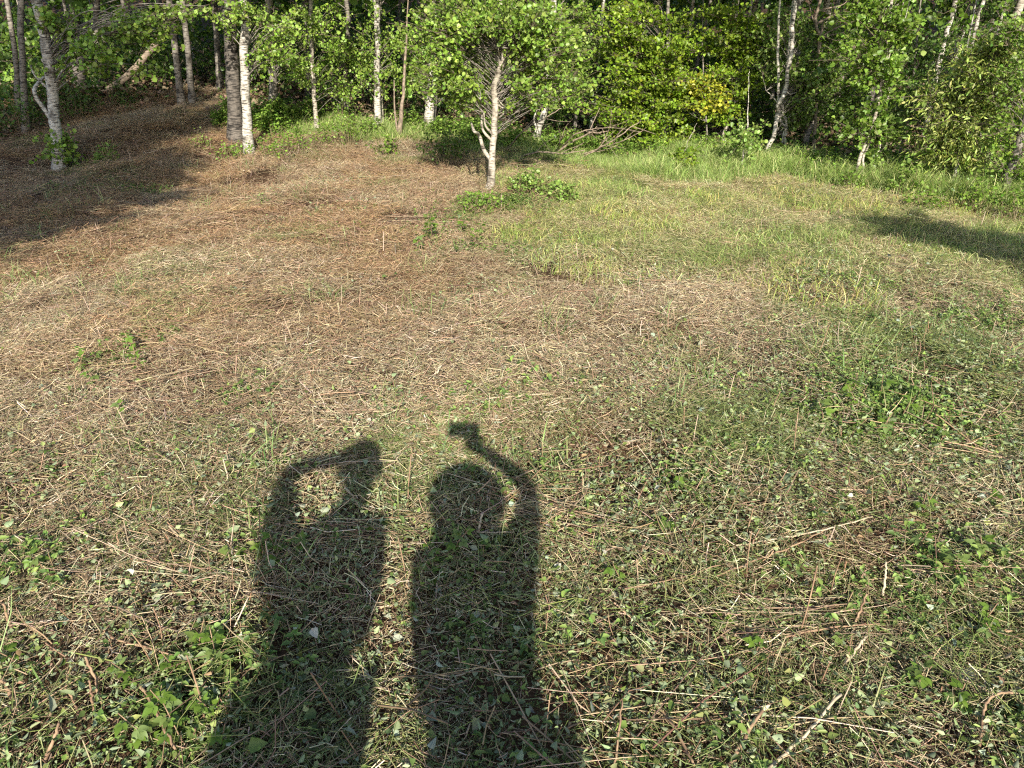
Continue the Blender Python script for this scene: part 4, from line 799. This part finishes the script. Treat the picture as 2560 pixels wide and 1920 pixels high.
sprouts([((340, 905), .18, 7, 1.1), ((360, 930), .15, 6, 1.0), ((260, 930), .12, 6, 1.0), ((190, 940), .12, 5, 1.0), ((240, 985), .13, 5, 1.0), ((120, 1440), .09, 5, 1.0), ((60, 1680), .1, 5, 1.1), ((310, 1060), .1, 5, 1.0)], 'raspberry sprout in the straw on the left side', 'sprouts on the left side')
sprouts([((1062, 625), .34, 9, 1.4), ((1085, 615), .28, 9, 1.4), ((1150, 600), .26, 8, 1.4), ((1215, 610), .2, 7, 1.3), ((1180, 630), .2, 7, 1.3), ((1040, 635), .2, 7, 1.3)], 'tall leafy sprout in the sprig patch below the foremost aspen', 'sprouts below the foremost aspen')

def stone(label, px, py, r, mat='stone'):
    b = gp(px, py); g = Geo(); nu, nv = 10, 7
    v = []
    for j in range(nv + 1):
        for i in range(nu):
            th = math.pi * j / nv; ph = 2 * math.pi * i / nu; k = r * (1 + .16 * math.sin(3 * ph + px) * math.sin(th) + .10 * R.normal() * math.sin(th))
            v.append([k * math.sin(th) * math.cos(ph), k * .8 * math.sin(th) * math.sin(ph), k * .6 * math.cos(th)])
    q = [[j * nu + i, j * nu + (i + 1) % nu, (j + 1) * nu + (i + 1) % nu, (j + 1) * nu + i] for j in range(nv) for i in range(nu)]
    g.add(np.array(v) + b, q); return tag(g.obj('stone', M[mat], None, False, b), label, 'stone')
stone('pale stone at the bottom edge between the two shadows', 1018, 1912, .028, 'pale')
stone('grey stone half buried in litter near the bottom right', 2412, 1700, .04)
for lb, a, b, r in [('pale flat rock at the head of the left path, left one', 310, 308, .14), ('pale flat rock at the head of the left path, right one', 343, 312, .11), ('small pale rock lying above the pale rocks on the path', 410, 290, .07)]: stone(lb, a, b, r * .5, 'stone')

# ------------------------------------------------------------------ the two people behind the camera, whose shadows fall in view
def skinned(name, pts, edges, mat, parent, root_id, sub=2):
    ids = list(pts); me = bpy.data.meshes.new(name); me.from_pydata([pts[i][0] for i in ids], [(ids.index(a), ids.index(b)) for a, b in edges], []); me.update()
    o = bpy.data.objects.new(name, me); col.objects.link(o); o.modifiers.new('skin', 'SKIN'); sd = me.skin_vertices[0].data
    for k, i in enumerate(ids):
        r = pts[i][1]; sd[k].radius = (r, r) if np.ndim(r) == 0 else r; sd[k].use_root = (i == root_id)
    s = o.modifiers.new('sub', 'SUBSURF'); s.levels = sub; s.render_levels = sub
    dg = bpy.context.evaluated_depsgraph_get(); m2 = bpy.data.meshes.new_from_object(o.evaluated_get(dg)); o.modifiers.clear(); o.data = m2; m2.name = name
    m2.materials.clear(); m2.materials.append(mat); m2.polygons.foreach_set('use_smooth', np.ones(len(m2.polygons), bool)); o.parent = parent
    return o
def ball(name, mat, parent, c, rad, rot=(0, 0, 0), cut=None):
    g = Geo(); nu, nv = 20, 14; v = []
    for j in range(nv + 1):
        for i in range(nu):
            th = math.pi * j / nv; ph = 2 * math.pi * i / nu; v.append([math.sin(th) * math.cos(ph) * rad[0], math.sin(th) * math.sin(ph) * rad[1], (math.cos(th) if cut is None else max(math.cos(th), cut)) * rad[2]])
    q = [[j * nu + i, j * nu + (i + 1) % nu, (j + 1) * nu + (i + 1) % nu, (j + 1) * nu + i] for j in range(nv) for i in range(nu)]
    g.add(np.array(v), q); o = g.obj(name, mat, parent, True); o.location = c; o.rotation_euler = rot; return o
def person(label, J, hair, shirt, cap=False, sleeve=.05, hem=.185):
    """J: joints in metres in the scene. Body is one skinned surface; clothes, hair and shoes are its children"""
    gx, gy = J['pelvis'][0], J['pelvis'][1]; gz = float(height(gx, gy)); root = empty('person', (gx, gy, gz))
    def rel(p): return (p[0] - gx, p[1] - gy, p[2] - gz)
    P = {}; E = []
    def j(i, p, r): P[i] = (rel(p), r)
    V = lambda k: np.array(J[k], float)
    j('pelvis', J['pelvis'], (.135, .10)); j('waist', J['waist'], (.12, .09)); j('chest', J['chest'], (.15, .105)); j('neckb', J['neckb'], .06); j('neck', J['neck'], .05)
    hd = V('head'); up = norm(hd - V('neck')); fw = np.array(J['face'], float)
    j('jaw', hd - up * .055 + fw * .02, (.058, .065)); j('skull', hd + up * .015, (.074, .09)); j('crownpt', hd + up * .085, (.055, .065))
    E += [('pelvis', 'waist'), ('waist', 'chest'), ('chest', 'neckb'), ('neckb', 'neck'), ('neck', 'jaw'), ('jaw', 'skull'), ('skull', 'crownpt')]
    for s in 'LR':
        sh, el, wr, hp = V('sh' + s), V('el' + s), V('wr' + s), V('pa' + s)
        j('sh' + s, sh, .058); j('el' + s, el, .042); j('wr' + s, wr, .028); j('pa' + s, hp, (.038, .016)); E += [('chest', 'sh' + s), ('sh' + s, 'el' + s), ('el' + s, 'wr' + s), ('wr' + s, 'pa' + s)]
        d = norm(hp - wr); a = np.array(J['palm' + s], float); a = norm(a - d * np.dot(a, d)); n = np.cross(d, a)
        for k, (off, ln) in enumerate(((-.028, .072), (-.009, .080), (.010, .076), (.028, .060))):
            b0 = hp + a * off + d * .02; b1 = b0 + d * ln * .55 + n * .008; b2 = b1 + d * ln * .3 + n * .022; b3 = b2 + d * ln * .1 + n * .022
            j(f'f{s}{k}a', b0, .0095); j(f'f{s}{k}b', b1, .009); j(f'f{s}{k}c', b2, .008); j(f'f{s}{k}d', b3, .007)
            E += [('pa' + s, f'f{s}{k}a'), (f'f{s}{k}a', f'f{s}{k}b'), (f'f{s}{k}b', f'f{s}{k}c'), (f'f{s}{k}c', f'f{s}{k}d')]
        t0 = wr + d * .03 - a * .03; t1 = t0 + d * .035 - a * .022 + n * .012; t2 = t1 + d * .028 - a * .004 + n * .016
        j(f't{s}a', t0, .012); j(f't{s}b', t1, .010); j(f't{s}c', t2, .008); E += [('wr' + s, f't{s}a'), (f't{s}a', f't{s}b'), (f't{s}b', f't{s}c')]
        hi, kn, an = V('hip' + s), V('kn' + s), V('an' + s)
        j('hip' + s, hi, .088); j('kn' + s, kn, .056); j('an' + s, an, .036); j('toe' + s, an + [.01, .13, -.045], (.03, .022)); E += [('pelvis', 'hip' + s), ('hip' + s, 'kn' + s), ('kn' + s, 'an' + s), ('an' + s, 'toe' + s)]
    body = skinned('body', P, E, M['skin'], root, 'pelvis', 1)
    # clothing follows the same joints, a little wider
    T = {'hem': (rel(V('pelvis') - [0, 0, .11]), (hem, .13)), **{k: (P[k][0], tuple(np.array(P[k][1]) * 1.10 + .012) if np.ndim(P[k][1]) else P[k][1] + .016) for k in ('pelvis', 'waist', 'chest', 'shL', 'shR')}}
    T['neckb'] = (rel(V('neckb') - [0, 0, .02]), .065)
    for s in 'LR': T['sl' + s] = (rel(V('el' + s)), sleeve); T['cu' + s] = (rel(V('el' + s) * .12 + V('wr' + s) * .88), sleeve * .8)
    skinned('shirt', T, [('hem', 'pelvis'), ('pelvis', 'waist'), ('waist', 'chest'), ('chest', 'neckb'), ('chest', 'shL'), ('chest', 'shR'), ('shL', 'slL'), ('shR', 'slR'), ('slL', 'cuL'), ('slR', 'cuR')], M[shirt], root, 'pelvis')
    T = {'pelvis': (P['pelvis'][0], (.155, .12))}; ed = []
    for s in 'LR':
        T['hip' + s] = (P['hip' + s][0], .103); T['kn' + s] = (P['kn' + s][0], .076); T['an' + s] = (rel(V('an' + s) + [0, 0, .03]), .062); ed += [('pelvis', 'hip' + s), ('hip' + s, 'kn' + s), ('kn' + s, 'an' + s)]
        a = V('an' + s); skinned('shoe', {'h': (rel(a + [0, -.04, -.035]), (.042, .045)), 'm': (rel(a + [0, .05, -.045]), (.044, .036)), 't': (rel(a + [.01, .15, -.055]), (.042, .026))}, [('h', 'm'), ('m', 't')], M['boot'], root, 'h')
    skinned('trousers', T, ed, M['denim'], root, 'pelvis')
    h = rel(hd)
    q = Vector(up).to_track_quat('Z', 'Y').to_euler()
    for s in (-1, 1): ball('ear', M['skin'], body, np.array(h) + np.array([s * .078, 0, 0]), (.012, .022, .032))
    for s in (-1, 1): ball('eye', M['phone'], body, np.array(h) + fw * .092 + np.array([s * .032, 0, .012]), (.012, .008, .008))
    ball('nose', M['skin'], body, np.array(h) + fw * .10 + np.array([0, 0, -.015]), (.014, .02, .022)); ball('mouth', M['boot'], body, np.array(h) + fw * .092 + np.array([0, 0, -.05]), (.024, .006, .006))
    if hair == 'long':
        hr = ball('hair', M['hair'], root, np.array(h) + [0, -.02, -.025], (.142, .12, .125))
        skinned('lock', {'t': ((0, -.02, .0), (.13, .09)), 'm': ((0, -.05, -.12), (.138, .075)), 'b': ((-.01, -.06, -.25), (.12, .05))}, [('t', 'm'), ('m', 'b')], M['hair'], hr, 't')
    else:
        ball('hair', M['hair'], root, np.array(h) + up * .03 - fw * .012, (.078, .098, .095), q)
    if cap:
        cp = ball('cap', M['cap'], root, np.array(h) + up * .05, (.094, .11, .085), q, cut=-.15)
        g = Geo(); a = np.linspace(-1.25, 1.25, 12); ins = np.stack([np.sin(a) * .09, np.cos(a) * .085, np.full(12, .0)], -1); ou = np.stack([np.sin(a) * .092, np.cos(a) * .185 + .01, -.028 + 0 * a], -1)
        v = np.vstack([ins, ou, ins - [0, 0, .006], ou - [0, 0, .006]]); f = [[i, i + 1, 13 + i, 12 + i] for i in range(11)] + [[24 + i, 36 + i, 37 + i, 25 + i] for i in range(11)] + [[12 + i, 13 + i, 37 + i, 36 + i] for i in range(11)]
        g.add(v, f); br = g.obj('brim', M['cap'], cp, True); br.rotation_euler = (0, 0, math.atan2(-fw[0], fw[1]))
    return tag(root, label, 'person')
person('person behind the camera with long hair holding a phone out in one hand', dict(
    pelvis=(.13, -.46, .97), waist=(.12, -.46, 1.10), chest=(.10, -.45, 1.27), neckb=(.095, -.44, 1.41), neck=(.09, -.43, 1.47), head=(.085, -.425, 1.59), face=(0, 1, 0),
    shL=(-.065, -.45, 1.345), elL=(-.045, -.52, 1.09), wrL=(.02, -.37, .93), paL=(.05, -.34, .88), palmL=(0, 1, 0),
    shR=(.25, -.43, 1.36), elR=(.295, -.15, 1.44), wrR=(.145, -.075, 1.53), paR=(.11, -.058, 1.56), palmR=(0, .2, 1),
    hipL=(.045, -.46, .90), knL=(.03, -.44, .50), anL=(.02, -.47, .10), hipR=(.215, -.46, .90), knR=(.23, -.44, .50), anR=(.24, -.47, .10)), 'long', 'shirt', sleeve=.037)
person('short haired person beside the photographer shading the eyes with one raised arm', dict(
    pelvis=(-.38, -.46, 1.02), waist=(-.385, -.46, 1.17), chest=(-.385, -.45, 1.34), neckb=(-.335, -.44, 1.49), neck=(-.315, -.435, 1.56), head=(-.315, -.43, 1.67), face=(0, 1, 0),
    shR=(-.225, -.45, 1.455), elR=(-.255, -.46, 1.17), wrR=(-.34, -.28, 1.08), paR=(-.40, -.26, 1.09), palmR=(0, 0, 1),
    shL=(-.535, -.44, 1.40), elL=(-.612, -.17, 1.505), wrL=(-.48, -.27, 1.62), paL=(-.42, -.31, 1.645), palmL=(0, 1, .3),
    hipL=(-.46, -.46, .95), knL=(-.47, -.44, .52), anL=(-.48, -.47, .10), hipR=(-.29, -.46, .95), knR=(-.28, -.44, .52), anR=(-.27, -.47, .10)), 'short', 'shirt2', sleeve=.036, hem=.155)
def phone():
    o = empty('phone', (0.05, -.022, CAMH + .004)); o.rotation_euler = (-PITCH, 0, 0)
    g = Geo(); w, d, h = .066, .004, .032
    v = np.array([[x, y, z] for x in (-w, w) for y in (-d, d) for z in (-h, h)]); g.add(v, [[0, 1, 3, 2], [4, 6, 7, 5], [0, 4, 5, 1], [2, 3, 7, 6], [0, 2, 6, 4], [1, 5, 7, 3]]); b = g.obj('shell', M['phone'], o)
    bv = b.modifiers.new('bevel', 'BEVEL'); bv.width = .003; bv.segments = 2
    tag(o, 'dark phone held sideways in the raised hand of the photographer', 'phone')
phone()
